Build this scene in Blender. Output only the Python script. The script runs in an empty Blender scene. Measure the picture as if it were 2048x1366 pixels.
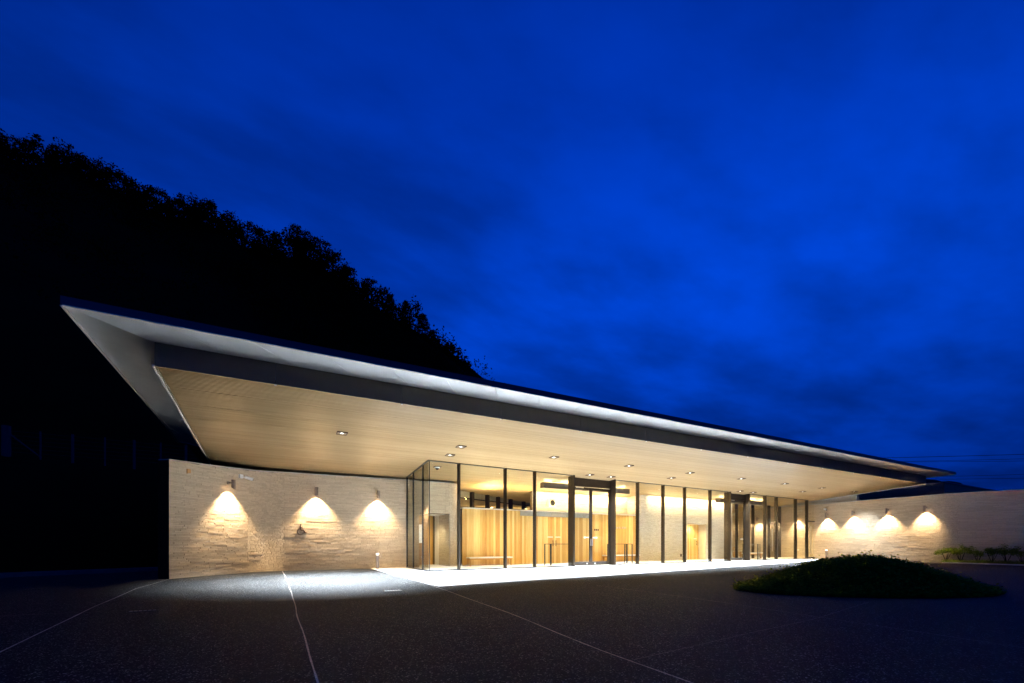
import bpy, bmesh, math, random
from mathutils import Vector, Matrix, noise
R = math.radians
rnd = random.Random(7)
scene = bpy.context.scene
C = scene.collection

# ------------------------------------------------------------------ camera
cam_data = bpy.data.cameras.new('camera')
cam = bpy.data.objects.new('camera', cam_data)
C.objects.link(cam)
cam.location = (0, 0, 1.05)
cam.rotation_euler = (R(90), 0, -R(90 - 61.21))
cam_data.sensor_width = 36
cam_data.lens = 866 / 2048 * 36
cam_data.shift_y = 405 / 2048
cam_data.clip_start = .05
cam_data.clip_end = 3000
scene.camera = cam

# ------------------------------------------------------------------ world: blue hour overcast sky
SKY = 1.22
world = bpy.data.worlds.new('World')
scene.world = world
world.use_nodes = True
nt = world.node_tree
for n in list(nt.nodes):
    nt.nodes.remove(n)
def wn(t, **k):
    n = nt.nodes.new(t)
    for a, b in k.items():
        setattr(n, a, b)
    return n
def wmath(op, a, b=None, c=None):
    n = wn('ShaderNodeMath', operation=op)
    for i, v in enumerate((a, b, c)):
        if v is None:
            continue
        if isinstance(v, (int, float)):
            n.inputs[i].default_value = v
        else:
            nt.links.new(v, n.inputs[i])
    return n.outputs[0]
tc = wn('ShaderNodeTexCoord')
sep = wn('ShaderNodeSeparateXYZ')
nt.links.new(tc.outputs['Generated'], sep.inputs[0])
# clouds lie on a flat layer: project the direction on it so that they flatten towards the horizon
den = wmath('MAXIMUM', wmath('ADD', sep.outputs[2], .16), .05)
cmb = wn('ShaderNodeCombineXYZ')
nt.links.new(wmath('DIVIDE', sep.outputs[0], den), cmb.inputs[0])
nt.links.new(wmath('DIVIDE', sep.outputs[1], den), cmb.inputs[1])
mp = wn('ShaderNodeMapping')
mp.inputs['Rotation'].default_value = (0, 0, R(35))
mp.inputs['Scale'].default_value = (.55, 1.0, 1)
mp.inputs['Location'].default_value = (3.1, 1.7, 0)
nt.links.new(cmb.outputs[0], mp.inputs[0])
n1 = wn('ShaderNodeTexNoise')
n1.inputs['Scale'].default_value = .95
n1.inputs['Detail'].default_value = 9
n1.inputs['Roughness'].default_value = .57
n1.inputs['Distortion'].default_value = .35
nt.links.new(mp.outputs[0], n1.inputs['Vector'])
n2 = wn('ShaderNodeTexNoise')
n2.inputs['Scale'].default_value = 3.6
n2.inputs['Detail'].default_value = 6
n2.inputs['Roughness'].default_value = .5
nt.links.new(mp.outputs[0], n2.inputs['Vector'])
cl = wmath('ADD', wmath('MULTIPLY', n1.outputs[0], .58), wmath('MULTIPLY', n2.outputs[0], .42))
mr = wn('ShaderNodeMapRange')
mr.inputs['From Min'].default_value = .36
mr.inputs['From Max'].default_value = .64
mr.interpolation_type = 'SMOOTHSTEP'
nt.links.new(cl, mr.inputs['Value'])
el = wn('ShaderNodeValToRGB')            # brightness by elevation
nt.links.new(sep.outputs[2], el.inputs[0])
els = [(0.0, (.0, .020, .20, 1)), (.10, (.0, .021, .24, 1)), (.30, (.0, .039, .43, 1)), (.48, (.0, .050, .56, 1)),
       (.70, (.0, .030, .37, 1)), (1.0, (.0, .018, .25, 1))]
while len(el.color_ramp.elements) < len(els):
    el.color_ramp.elements.new(.5)
for e, (p, c) in zip(el.color_ramp.elements, els):
    e.position = p
    e.color = c
dotn = wn('ShaderNodeVectorMath', operation='DOT_PRODUCT')   # brighter towards the last light in the east of the frame
nt.links.new(tc.outputs['Generated'], dotn.inputs[0])
dotn.inputs[1].default_value = (.68, .60, .42)
az = wn('ShaderNodeMapRange')
az.inputs['From Min'].default_value = .35
az.inputs['From Max'].default_value = 1.0
az.inputs['To Min'].default_value = .55
az.inputs['To Max'].default_value = 1.0
nt.links.new(dotn.outputs['Value'], az.inputs['Value'])
clf = wmath('MULTIPLY_ADD', mr.outputs[0], .60, .53)
stren = wmath('MULTIPLY', wmath('MULTIPLY', clf, az.outputs[0]), SKY)
bg = wn('ShaderNodeBackground')
wo = wn('ShaderNodeOutputWorld')
nt.links.new(el.outputs[0], bg.inputs[0])
nt.links.new(stren, bg.inputs[1])
nt.links.new(bg.outputs[0], wo.inputs[0])

# ------------------------------------------------------------------ exposure, sampling
vs = scene.view_settings
scene.display_settings.display_device = 'sRGB'
vs.view_transform = 'Standard'
vs.look = 'None'
vs.exposure = 0
vs.gamma = 1
vs.use_curve_mapping = False
scene.render.engine = 'CYCLES'
cy = scene.cycles
cy.use_denoising = True
try:
    cy.denoiser = 'OPENIMAGEDENOISE'
    cy.denoising_input_passes = 'RGB_ALBEDO_NORMAL'
    cy.denoising_prefilter = 'ACCURATE'
except Exception:
    pass
cy.max_bounces = 10
cy.diffuse_bounces = 5
cy.glossy_bounces = 4
cy.transparent_max_bounces = 32
cy.caustics_reflective = False
cy.caustics_refractive = False
cy.sample_clamp_indirect = 60

# ------------------------------------------------------------------ materials
def mat(name):
    m = bpy.data.materials.new(name)
    m.use_nodes = True
    t = m.node_tree
    b = t.nodes['Principled BSDF']
    return m, t, b
def link(t, a, b):
    t.links.new(a, b)
def node(t, ty, **k):
    n = t.nodes.new(ty)
    for a, b in k.items():
        setattr(n, a, b)
    return n
def ramp(t, fac, stops):
    r = node(t, 'ShaderNodeValToRGB')
    while len(r.color_ramp.elements) < len(stops):
        r.color_ramp.elements.new(.5)
    for e, (p, c) in zip(r.color_ramp.elements, stops):
        e.position = p
        e.color = (*c, 1)
    link(t, fac, r.inputs[0])
    return r.outputs[0]
def bump(t, b, h, strength=.3, dist=.01):
    n = node(t, 'ShaderNodeBump')
    n.inputs['Strength'].default_value = strength
    n.inputs['Distance'].default_value = dist
    link(t, h, n.inputs['Height'])
    link(t, n.outputs[0], b.inputs['Normal'])
def noise_tex(t, scale, detail=4, vec=None, rough=.55):
    n = node(t, 'ShaderNodeTexNoise')
    n.inputs['Scale'].default_value = scale
    n.inputs['Detail'].default_value = detail
    n.inputs['Roughness'].default_value = rough
    if vec:
        link(t, vec, n.inputs['Vector'])
    return n.outputs['Fac']
def coords(t, scale=(1, 1, 1), which='Object'):
    tc = node(t, 'ShaderNodeTexCoord')
    m = node(t, 'ShaderNodeMapping')
    m.inputs['Scale'].default_value = scale
    link(t, tc.outputs[which], m.inputs[0])
    return m.outputs[0]
def plain(name, col, rough=.5, metal=0.0, var=.12, scale=6, bumpy=0.0):
    m, t, b = mat(name)
    f = noise_tex(t, scale, 5, coords(t))
    c0 = tuple(x * (1 - var) for x in col)
    c1 = tuple(min(1, x * (1 + var)) for x in col)
    link(t, ramp(t, f, [(.3, c0), (.7, c1)]), b.inputs['Base Color'])
    b.inputs['Roughness'].default_value = rough
    b.inputs['Metallic'].default_value = metal
    if bumpy:
        bump(t, b, noise_tex(t, scale * 12, 4, coords(t)), bumpy, .004)
    return m

def make_asphalt():
    m, t, b = mat('exposed_aggregate')
    co = coords(t)
    v = node(t, 'ShaderNodeTexVoronoi')
    v.inputs['Scale'].default_value = 95
    link(t, co, v.inputs['Vector'])
    sepc = node(t, 'ShaderNodeSeparateColor')
    link(t, v.outputs['Color'], sepc.inputs[0])
    stone = ramp(t, sepc.outputs[0], [(0, (.004, .0042, .004)), (.5, (.010, .0102, .0095)), (.84, (.021, .021, .0195)), (.95, (.12, .118, .112)), (1, (.38, .37, .355))])
    big = noise_tex(t, .55, 5, co)
    k = ramp(t, big, [(.3, (.78, .78, .78)), (.7, (1.12, 1.1, 1.08))])
    mx = node(t, 'ShaderNodeMix', data_type='RGBA', blend_type='MULTIPLY')
    mx.inputs[0].default_value = 1
    link(t, stone, mx.inputs[6])
    link(t, k, mx.inputs[7])
    link(t, mx.outputs[2], b.inputs['Base Color'])
    b.inputs['Roughness'].default_value = .72
    b.inputs['Specular IOR Level'].default_value = .08
    bump(t, b, v.outputs['Distance'], .6, .006)
    return m
def make_pavement(name, c, scale=40):
    m, t, b = mat(name)
    co = coords(t)
    f = noise_tex(t, scale, 6, co)
    g = noise_tex(t, .7, 4, co)
    a = ramp(t, f, [(.3, tuple(x * .86 for x in c)), (.7, c)])
    k = ramp(t, g, [(.3, (.88, .88, .88)), (.7, (1, 1, 1))])
    mx = node(t, 'ShaderNodeMix', data_type='RGBA', blend_type='MULTIPLY')
    mx.inputs[0].default_value = 1
    link(t, a, mx.inputs[6])
    link(t, k, mx.inputs[7])
    link(t, mx.outputs[2], b.inputs['Base Color'])
    b.inputs['Roughness'].default_value = .55
    bump(t, b, f, .2, .002)
    return m
def make_stone(name, c):
    m, t, b = mat(name)
    co = coords(t, which='Generated')
    geo = node(t, 'ShaderNodeNewGeometry')
    obi = node(t, 'ShaderNodeObjectInfo')
    s = node(t, 'ShaderNodeMath', operation='ADD')
    link(t, geo.outputs['Random Per Island'], s.inputs[0])
    link(t, obi.outputs['Random'], s.inputs[1])
    fr = node(t, 'ShaderNodeMath', operation='FRACT')
    link(t, s.outputs[0], fr.inputs[0])
    a = ramp(t, fr.outputs[0], [(0, tuple(x * .88 for x in c)), (.5, c), (1, tuple(min(1, x * 1.08) for x in c))])
    f = noise_tex(t, 26, 6, geo.outputs['Position'], .65)
    k = ramp(t, f, [(.3, (.82, .80, .77)), (.65, (1, 1, 1))])
    mx = node(t, 'ShaderNodeMix', data_type='RGBA', blend_type='MULTIPLY')
    mx.inputs[0].default_value = 1
    link(t, a, mx.inputs[6])
    link(t, k, mx.inputs[7])
    link(t, mx.outputs[2], b.inputs['Base Color'])
    b.inputs['Roughness'].default_value = .85
    bump(t, b, f, .55, .006)
    return m
def make_wood(name, cols, grain=(9, 9, .7), rough=.42):
    m, t, b = mat(name)
    geo = node(t, 'ShaderNodeNewGeometry')
    obi = node(t, 'ShaderNodeObjectInfo')
    mpn = node(t, 'ShaderNodeMapping')
    mpn.inputs['Scale'].default_value = grain
    link(t, geo.outputs['Position'], mpn.inputs[0])
    addv = node(t, 'ShaderNodeVectorMath', operation='ADD')
    mul = node(t, 'ShaderNodeMath', operation='MULTIPLY')
    link(t, obi.outputs['Random'], mul.inputs[0])
    mul.inputs[1].default_value = 37.0
    link(t, mpn.outputs[0], addv.inputs[0])
    link(t, mul.outputs[0], addv.inputs[1])
    f = noise_tex(t, 2.2, 7, addv.outputs[0], .6)
    s = node(t, 'ShaderNodeMath', operation='MULTIPLY_ADD')
    link(t, obi.outputs['Random'], s.inputs[0])
    s.inputs[1].default_value = .55
    ff = node(t, 'ShaderNodeMath', operation='MULTIPLY')
    link(t, f, ff.inputs[0])
    ff.inputs[1].default_value = .62
    link(t, ff.outputs[0], s.inputs[2])
    link(t, ramp(t, s.outputs[0], [(.15, cols[0]), (.5, cols[1]), (.9, cols[2])]), b.inputs['Base Color'])
    b.inputs['Roughness'].default_value = rough
    bump(t, b, f, .12, .002)
    return m
def make_glass(name, tint, ior=1.32):
    m, t, b = mat(name)
    t.nodes.remove(b)
    out = [n for n in t.nodes if n.type == 'OUTPUT_MATERIAL'][0]
    tr = node(t, 'ShaderNodeBsdfTransparent')
    tr.inputs[0].default_value = (*tint, 1)
    gl = node(t, 'ShaderNodeBsdfGlossy')
    gl.inputs['Roughness'].default_value = 0.0
    fr = node(t, 'ShaderNodeFresnel')
    geo = node(t, 'ShaderNodeNewGeometry')      # same reflectance on the front and the back face of the pane
    inv = node(t, 'ShaderNodeMath', operation='MULTIPLY_ADD')
    link(t, geo.outputs['Backfacing'], inv.inputs[0])
    inv.inputs[1].default_value = 1 / ior - ior
    inv.inputs[2].default_value = ior
    link(t, inv.outputs[0], fr.inputs[0])
    mx = node(t, 'ShaderNodeMixShader')
    link(t, fr.outputs[0], mx.inputs[0])
    link(t, tr.outputs[0], mx.inputs[1])
    link(t, gl.outputs[0], mx.inputs[2])
    link(t, mx.outputs[0], out.inputs[0])
    return m
def emit(name, col, s):
    m, t, b = mat(name)
    b.inputs['Base Color'].default_value = (.8, .8, .8, 1)
    b.inputs['Emission Color'].default_value = (*col, 1)
    b.inputs['Emission Strength'].default_value = s
    return m
def make_leaf(name, cols):
    m, t, b = mat(name)
    geo = node(t, 'ShaderNodeNewGeometry')
    link(t, ramp(t, geo.outputs['Random Per Island'], [(0, cols[0]), (.6, cols[1]), (1, cols[2])]), b.inputs['Base Color'])
    b.inputs['Roughness'].default_value = .6
    b.inputs['Specular IOR Level'].default_value = .03
    out = [n for n in t.nodes if n.type == 'OUTPUT_MATERIAL'][0]
    tl = node(t, 'ShaderNodeBsdfTranslucent')
    link(t, b.inputs['Base Color'].links[0].from_socket, tl.inputs[0])
    mx = node(t, 'ShaderNodeMixShader')
    mx.inputs[0].default_value = .45
    link(t, b.outputs[0], mx.inputs[1])
    link(t, tl.outputs[0], mx.inputs[2])
    link(t, mx.outputs[0], out.inputs[0])
    return m

M = dict(
    asphalt=make_asphalt(),
    pavement=make_pavement('pale_concrete_paving', (.72, .72, .73)),
    floor=make_pavement('interior_floor_stone', (.74, .70, .62), 18),
    joint=plain('joint_stone_chips', (.50, .45, .39), .8, var=.6, scale=45, bumpy=.4),
    kerb=plain('kerb_concrete', (.16, .16, .17), .85),
    stone=make_stone('split_stone', (.58, .46, .315)),
    stone_in=make_stone('split_stone_pale', (.56, .50, .41)),
    core=plain('wall_mortar', (.16, .12, .07), .9),
    coping=plain('wall_coping', (.45, .40, .34), .7),
    batten=make_wood('ceiling_batten_wood', ((.27, .17, .068), (.325, .215, .094), (.38, .26, .13)), (.7, 9, 9)),
    ceilback=plain('ceiling_backing', (.03, .018, .009), .9),
    plank=make_wood('wall_plank_wood', ((.40, .18, .035), (.60, .35, .09), (.80, .57, .23))),
    orange=make_wood('light_furniture_wood', ((.42, .2, .05), (.5, .26, .07), (.6, .34, .1))),
    fascia=plain('fascia_metal', (.22, .185, .12), .75, .0, .06, 2),
    edge=plain('roof_edge_metal', (.07, .075, .085), .42, .0, .05),
    roof=plain('roof_sheet', (.08, .085, .09), .5),
    panel=plain('eave_panel_metal', (.86, .86, .84), .5, .0, .04, 3),
    trim=plain('pale_trim', (.62, .58, .52), .4, .0, .04),
    bronze=plain('dark_bronze_frame', (.040, .029, .019), .33, .55, .12),
    boxpaint=plain('box_brown_paint', (.13, .10, .065), .5),
    black=plain('black_metal', (.012, .012, .012), .4),
    grey=plain('grey_lintel_paint', (.30, .28, .24), .6),
    white=plain('white_paint', (.75, .74, .72), .5, var=.03),
    seat=plain('seat_pad', (.74, .73, .72), .6, var=.03),
    lamp=plain('lamp_metal', (.28, .22, .17), .38, .5, .05),
    steel=plain('brushed_steel', (.6, .58, .55), .3, .9, .05),
    brown=plain('brown_metal', (.07, .035, .02), .45, .4),
    tile=plain('orange_tile', (.55, .28, .10), .6),
    glass=make_glass('window_glass', (.96, .975, .96)),
    gtint=make_glass('side_window_glass', (.72, .72, .66), 1.5),
    soil=plain('dark_soil', (.018, .014, .009), .95, bumpy=.5),
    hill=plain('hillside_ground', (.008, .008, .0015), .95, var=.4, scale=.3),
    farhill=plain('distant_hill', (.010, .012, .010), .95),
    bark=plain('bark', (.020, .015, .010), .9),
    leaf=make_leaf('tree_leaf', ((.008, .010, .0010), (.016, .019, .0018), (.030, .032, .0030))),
    shrub=make_leaf('shrub_leaf', ((.06, .09, .008), (.14, .19, .016), (.26, .30, .035))),
    cover=make_leaf('groundcover_leaf', ((.12, .155, .007), (.20, .25, .014), (.34, .40, .03))),
    block=plain('dark_render', (.34, .25, .17), .85),
    wire=plain('wire_black', (.005, .005, .006), .6),
    post=plain('fence_post_metal', (.06, .05, .055), .8, .0),
    plaster=plain('beige_plaster', (.58, .50, .38), .8, var=.05),
    lens=emit('downlight_lens', (.95, .97, 1), 5),
    lens_warm=emit('warm_lens', (1, .84, .62), 8),
    poster=emit('glowing_notice_panel', (1, .98, .93), 1.2),  # white poster given its own emission
    bollard_lens=emit('bollard_lens', (1, .9, .72), 2.2),
    sticker=plain('sticker_white', (.8, .8, .78), .5, var=.02),
)

for k_ in ('hill', 'farhill', 'soil', 'bark', 'fascia', 'block', 'core', 'ceilback', 'kerb'):
    M[k_].node_tree.nodes['Principled BSDF'].inputs['Specular IOR Level'].default_value = .03 if k_ != 'fascia' else .12

# ------------------------------------------------------------------ object helpers
class MB:
    def __init__(self):
        self.v = []
        self.f = []
    def add(self, vs_, fs):
        n = len(self.v)
        self.v.extend([tuple(x) for x in vs_])
        self.f.extend([tuple(i + n for i in q) for q in fs])
    def hexa(self, p):       # 8 points, bottom ring then top ring
        self.add(p, [(3, 2, 1, 0), (4, 5, 6, 7), (0, 1, 5, 4), (1, 2, 6, 5), (2, 3, 7, 6), (3, 0, 4, 7)])
    def box(self, x0, x1, y0, y1, z0, z1):
        self.hexa([(x0, y0, z0), (x1, y0, z0), (x1, y1, z0), (x0, y1, z0), (x0, y0, z1), (x1, y0, z1), (x1, y1, z1), (x0, y1, z1)])
    def fbox(self, F, a0, a1, b0, b1, z0, z1):    # box in frame F(a, b, z); z may be a callable of (a, b)
        zz = lambda z, a, b: z(a, b) if callable(z) else z
        ring = [(a0, b0), (a1, b0), (a1, b1), (a0, b1)]
        self.hexa([F(a, b, zz(z0, a, b)) for a, b in ring] + [F(a, b, zz(z1, a, b)) for a, b in ring])
    def tube(self, p0, p1, r0, r1=None, n=10, caps=True):
        r1 = r0 if r1 is None else r1
        p0, p1 = Vector(p0), Vector(p1)
        d = (p1 - p0).normalized()
        a = d.orthogonal().normalized()
        b = d.cross(a)
        vs_ = []
        for p, r in ((p0, r0), (p1, r1)):
            for i in range(n):
                t = 2 * math.pi * i / n
                vs_.append(p + a * math.cos(t) * r + b * math.sin(t) * r)
        fs = [(i, (i + 1) % n, n + (i + 1) % n, n + i) for i in range(n)]
        if caps:
            fs += [tuple(range(n))[::-1], tuple(range(n, 2 * n))]
        self.add(vs_, fs)
    def path(self, pts, r, n=6):
        for a, b in zip(pts, pts[1:]):
            self.tube(a, b, r, r, n)
    def mesh(self, name, m, smooth=False):
        me = bpy.data.meshes.new(name)
        me.from_pydata(self.v, [], self.f)
        if m:
            me.materials.append(m)
        if smooth:
            for p in me.polygons:
                p.use_smooth = True
        me.update()
        return me
    def build(self, name, m, parent=None, smooth=False, origin=None):
        if origin is not None:
            o0 = Vector(origin)
            self.v = [tuple(Vector(v) - o0) for v in self.v]
        o = bpy.data.objects.new(name, self.mesh(name, m, smooth))
        if origin is not None:
            o.location = origin
        C.objects.link(o)
        if parent is not None:
            adopt(o, parent)
        return o
def world_m(o):
    m = Matrix.LocRotScale(o.location, o.rotation_euler, o.scale)
    return world_m(o.parent) @ o.matrix_parent_inverse @ m if o.parent else m
def adopt(o, parent):
    o.parent = parent
    o.matrix_parent_inverse = world_m(parent).inverted()
def tag(o, label=None, cat=None, group=None, kind=None):
    for k, v in (('label', label), ('category', cat), ('group', group), ('kind', kind)):
        if v:
            o[k] = v
    return o
def thing(name, label, cat, loc=(0, 0, 0), group=None):
    o = bpy.data.objects.new(name, None)
    o.location = loc
    o.empty_display_size = .2
    C.objects.link(o)
    return tag(o, label, cat, group)
def copy_tree(o, loc, rotz=None, label=None):
    def rec(src, parent):
        c = src.copy()
        C.objects.link(c)
        if parent is not None:
            c.parent = parent
        for ch in src.children:
            rec(ch, c)
        return c
    n = rec(o, None)
    n.location = loc
    if rotz is not None:
        n.rotation_euler.z = rotz
    if label:
        n['label'] = label
    return n
def lamp(name, kind, loc, energy, color, parent=None, **k):
    ld = bpy.data.lights.new(name, kind)
    ld.energy = energy
    ld.color = color
    rot = k.pop('rot', None)
    for a, b in k.items():
        setattr(ld, a, b)
    o = bpy.data.objects.new(name, ld)
    o.location = loc
    if rot:
        o.rotation_euler = rot
    C.objects.link(o)
    if parent is not None:
        adopt(o, parent)
    return o

# ------------------------------------------------------------------ frames of the building
FLx, FLy, FRx, FRy = -2.12, 11.13, 34.10, 10.75
RL = math.hypot(FRx - FLx, FRy - FLy)
ux, uy = (FRx - FLx) / RL, (FRy - FLy) / RL
nx, ny = -uy, ux
def RF(s, t, z):
    return (FLx + ux * s + nx * t, FLy + uy * s + ny * t, z)
def ceil_st(s, t):
    return 4.66 - .08 * t
def t_of(x, y):
    return (x - FLx) * nx + (y - FLy) * ny
def ceil_z(x, y):
    return 4.66 - .08 * t_of(x, y)
G0, G1 = (5.18, 16.03), (34.75, 16.86)
GL = math.hypot(G1[0] - G0[0], G1[1] - G0[1])
gx, gy = (G1[0] - G0[0]) / GL, (G1[1] - G0[1]) / GL
hx, hy = -gy, gx
def GF(k, n, z):
    return (G0[0] + gx * k + hx * n, G0[1] + gy * k + hy * n, z)
def gceil(k, n):
    p = GF(k, n, 0)
    return ceil_z(p[0], p[1])
Q = math.atan2(gy, gx)

# ------------------------------------------------------------------ ground, pavement, floor
mb = MB()
mb.add([(-900, -900, 0), (900, -900, 0), (900, 900, 0), (-900, 900, 0)], [(0, 1, 2, 3)])
tag(mb.build('asphalt_ground', M['asphalt']), kind='structure')
edge = [(3.55, 10.22), (4.68, 10.40), (6.73, 10.66), (9.23, 10.95), (13.08, 11.60), (18.64, 12.55), (22.5, 13.2), (26.16, 13.85), (30.5, 14.9), (34.0, 16.0)]
mb = MB()
top = [(x, y, .004) for x, y in edge] + [(34.6, 17.2, .004), (5.0, 19.3, .004), (3.62, 19.3, .004)]
mb.add(top, [tuple(range(len(top)))])
tag(mb.build('pale_pavement', M['pavement']), kind='structure')
mb = MB()
mb.add([(5.2, 16.06, .008), (34.7, 16.88, .008), (36, 28, .008), (5.2, 28, .008)], [(0, 1, 2, 3)])
tag(mb.build('interior_floor', M['floor']), kind='structure')

def joint(pts, w=.019, amp=.012, name='paving_joint', z=.006):
    mb = MB()
    P = []
    for (x0, y0), (x1, y1) in zip(pts, pts[1:]):
        L = math.hypot(x1 - x0, y1 - y0)
        n = max(1, int(L / .25))
        for i in range(n):
            a = i / n
            P.append((x0 + (x1 - x0) * a, y0 + (y1 - y0) * a))
    P.append(pts[-1])
    vs_ = []
    for i, (x, y) in enumerate(P):
        j = min(i + 1, len(P) - 1)
        k = max(i - 1, 0)
        dx, dy = P[j][0] - P[k][0], P[j][1] - P[k][1]
        d = math.hypot(dx, dy)
        px, py = -dy / d, dx / d
        o = noise.noise(Vector((x * .5, y * .5, 3))) * amp * 3
        ww = w * (.6 + .5 * abs(noise.noise(Vector((x * 5, y * 5, 9)))) * 1.6)
        vs_ += [(x + px * (o - ww / 2), y + py * (o - ww / 2), z), (x + px * (o + ww / 2), y + py * (o + ww / 2), z)]
    mb.add(vs_, [(2 * i, 2 * i + 2, 2 * i + 3, 2 * i + 1) for i in range(len(P) - 1)])
    return tag(mb.build(name, M['joint']), kind='structure')
joint([(-2.72, 16.2), (-2.84, 13.1), (-2.64, 9.75), (-2.43, 7.4), (-2.32, 6.0), (-2.25, -2)])
joint([(.29, 18.9), (.33, 10.5), (.31, 6.6), (.28, 3.5), (.26, -3)])
joint([(3.60, 18.9), (3.62, 13.2), (3.5, 10.7), (3.24, 7.3), (3.02, 5.0), (2.83, 3.3), (2.7, 1.5), (2.5, -3)])
joint([(7.15, 8.6), (7.1, 5.5), (6.9, 3.8), (6.6, 1.0)], .008)
joint([(2.8, 2.9), (6.6, 3.27), (9.4, 3.75)], .004)
joint([(-2.6, 9.0), (-9, 9.5)], .006)

# kerb along the foot of the bank
foot = [(-60, -6), (-34, 5.5), (-20, 12.5), (-12, 16.9), (-7.5, 19.6), (-4.2, 21.5), (2, 26), (12, 29), (45, 31), (90, 33)]
mb = MB()
for (a, b) in zip(foot[:6], foot[1:7]):
    d = Vector((b[0] - a[0], b[1] - a[1], 0)).normalized()
    p = Vector((-d.y, d.x, 0)) * .15
    A, B = Vector((*a, 0)), Vector((*b, 0))
    up = Vector((0, 0, .14))
    mb.hexa([A - p, B - p, B + p, A + p, A - p + up, B - p + up, B + p + up, A + p + up])
tag(mb.build('kerb', M['kerb']), kind='structure')

# ------------------------------------------------------------------ bank and wooded hillside
SK = [(-68.6,117.6,84.1),(-62.2,114.1,80.1),(-55.8,110.6,76.1),(-50.2,107.4,72.8),(-44.5,104.3,70.0),(-38.8,101.2,67.3),(-35.6,99.5,65.7),(-31.7,97.3,66.0),(-28.9,95.8,65.1),(-25.7,94.0,62.7),(-22.2,92.1,61.1),(-19.0,90.3,58.9),(-16.1,88.4,57.6),(-12.8,85.8,55.8),(-10.6,84.2,56.2),(-8.1,82.2,54.2),(-6.4,80.9,52.0),(-3.6,78.7,50.4),(-1.2,76.8,49.3),(1.8,74.4,48.2),(3.4,73.1,48.6),(6.1,71.0,46.6),(8.0,69.5,44.1),(10.2,67.7,41.1),(12.7,65.7,39.7),(14.8,63.9,37.4),(16.7,62.3,36.2),(18.7,60.7,34.1),(19.9,59.8,31.7),(21.0,58.8,29.4),(22.7,57.4,27.2),(24.0,56.3,25.2),(26.9,53.8,21.7),(32.3,50.7,17.5),(39.6,46.7,13.7),(48.7,41.7,9.9)]
def resample(pts, n):
    d = [0]
    for a, b in zip(pts, pts[1:]):
        d.append(d[-1] + math.dist(a, b))
    out = []
    for i in range(n):
        q = d[-1] * i / (n - 1)
        j = 0
        while j < len(d) - 2 and d[j + 1] < q:
            j += 1
        f = (q - d[j]) / (d[j + 1] - d[j])
        out.append(tuple(a + (b - a) * f for a, b in zip(pts[j], pts[j + 1])))
    return out
NA = 90
footr = resample(foot, NA)
bench = resample([(-62, 4), (-37, 15), (-22, 22.5), (-15, 26.5), (-10.7, 28.3), (-4, 29.0), (4, 32), (14, 34.5), (46, 37), (90, 40)], NA)
ridge = resample([(-140, 95, 84)] + [(x, y, z - 3.4) for x, y, z in SK] + [(75, 40, -1)], NA)
back = [(x + (x + 10) * .25, y + 45, max(-2, z - 30)) for x, y, z in ridge]
rows = []
for i in range(6):
    a = i / 5
    rows.append([(f[0] + (b[0] - f[0]) * a, f[1] + (b[1] - f[1]) * a, (-.05 if i == 0 else 5.05 * a ** .85)) for f, b in zip(footr, bench)])
rows.append([(b[0] - .2, b[1] + 1.2, 5.08) for b in bench])
for i in range(1, 31):
    a = i / 30
    row = []
    for b, r in zip(bench, ridge):
        x, y = b[0] + (r[0] - b[0]) * a, b[1] + 1.2 + (r[1] - b[1] - 1.2) * a
        z = 5.08 + (r[2] - 5.08) * a + noise.noise(Vector((x * .08, y * .08, 1))) * 2.2 * math.sin(a * math.pi)
        row.append((x, y, z))
    rows.append(row)
for i in range(1, 5):
    a = i / 4
    rows.append([(r[0] + (b[0] - r[0]) * a, r[1] + (b[1] - r[1]) * a, r[2] + (b[2] - r[2]) * a) for r, b in zip(ridge, back)])
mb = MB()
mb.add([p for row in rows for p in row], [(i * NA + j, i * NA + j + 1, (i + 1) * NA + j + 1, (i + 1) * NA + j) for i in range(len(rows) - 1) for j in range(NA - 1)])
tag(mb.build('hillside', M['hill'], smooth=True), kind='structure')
mb = MB()
fh = [(470, 190, 66), (515, 172, 63), (542.8, 158.2, 58.8), (555.3, 151.3, 56.5), (567.5, 144.6, 53.2), (579.6, 137.9, 51.4), (591.8, 131.2, 48.6), (612, 120, 46.3), (650, 100, 43), (720, 60, 40), (800, 0, 36)]
fr_ = resample(fh, 70)
rws = []
for k, (dz, off) in enumerate(((0, -110), (.45, -60), (.8, -25), (1, 0), (.8, 40), (0, 130))):
    rws.append([(x + off, y + off * .3, -1 + (z + 1) * dz + noise.noise(Vector((x * .12, y * .12, k))) * 2.5 * (1 if dz else 0)) for x, y, z in fr_])
mb.add([p for r in rws for p in r], [(i * 70 + j, i * 70 + j + 1, (i + 1) * 70 + j + 1, (i + 1) * 70 + j) for i in range(5) for j in range(69)])
tag(mb.build('distant_hill', M['farhill'], smooth=True), kind='structure')

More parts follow.
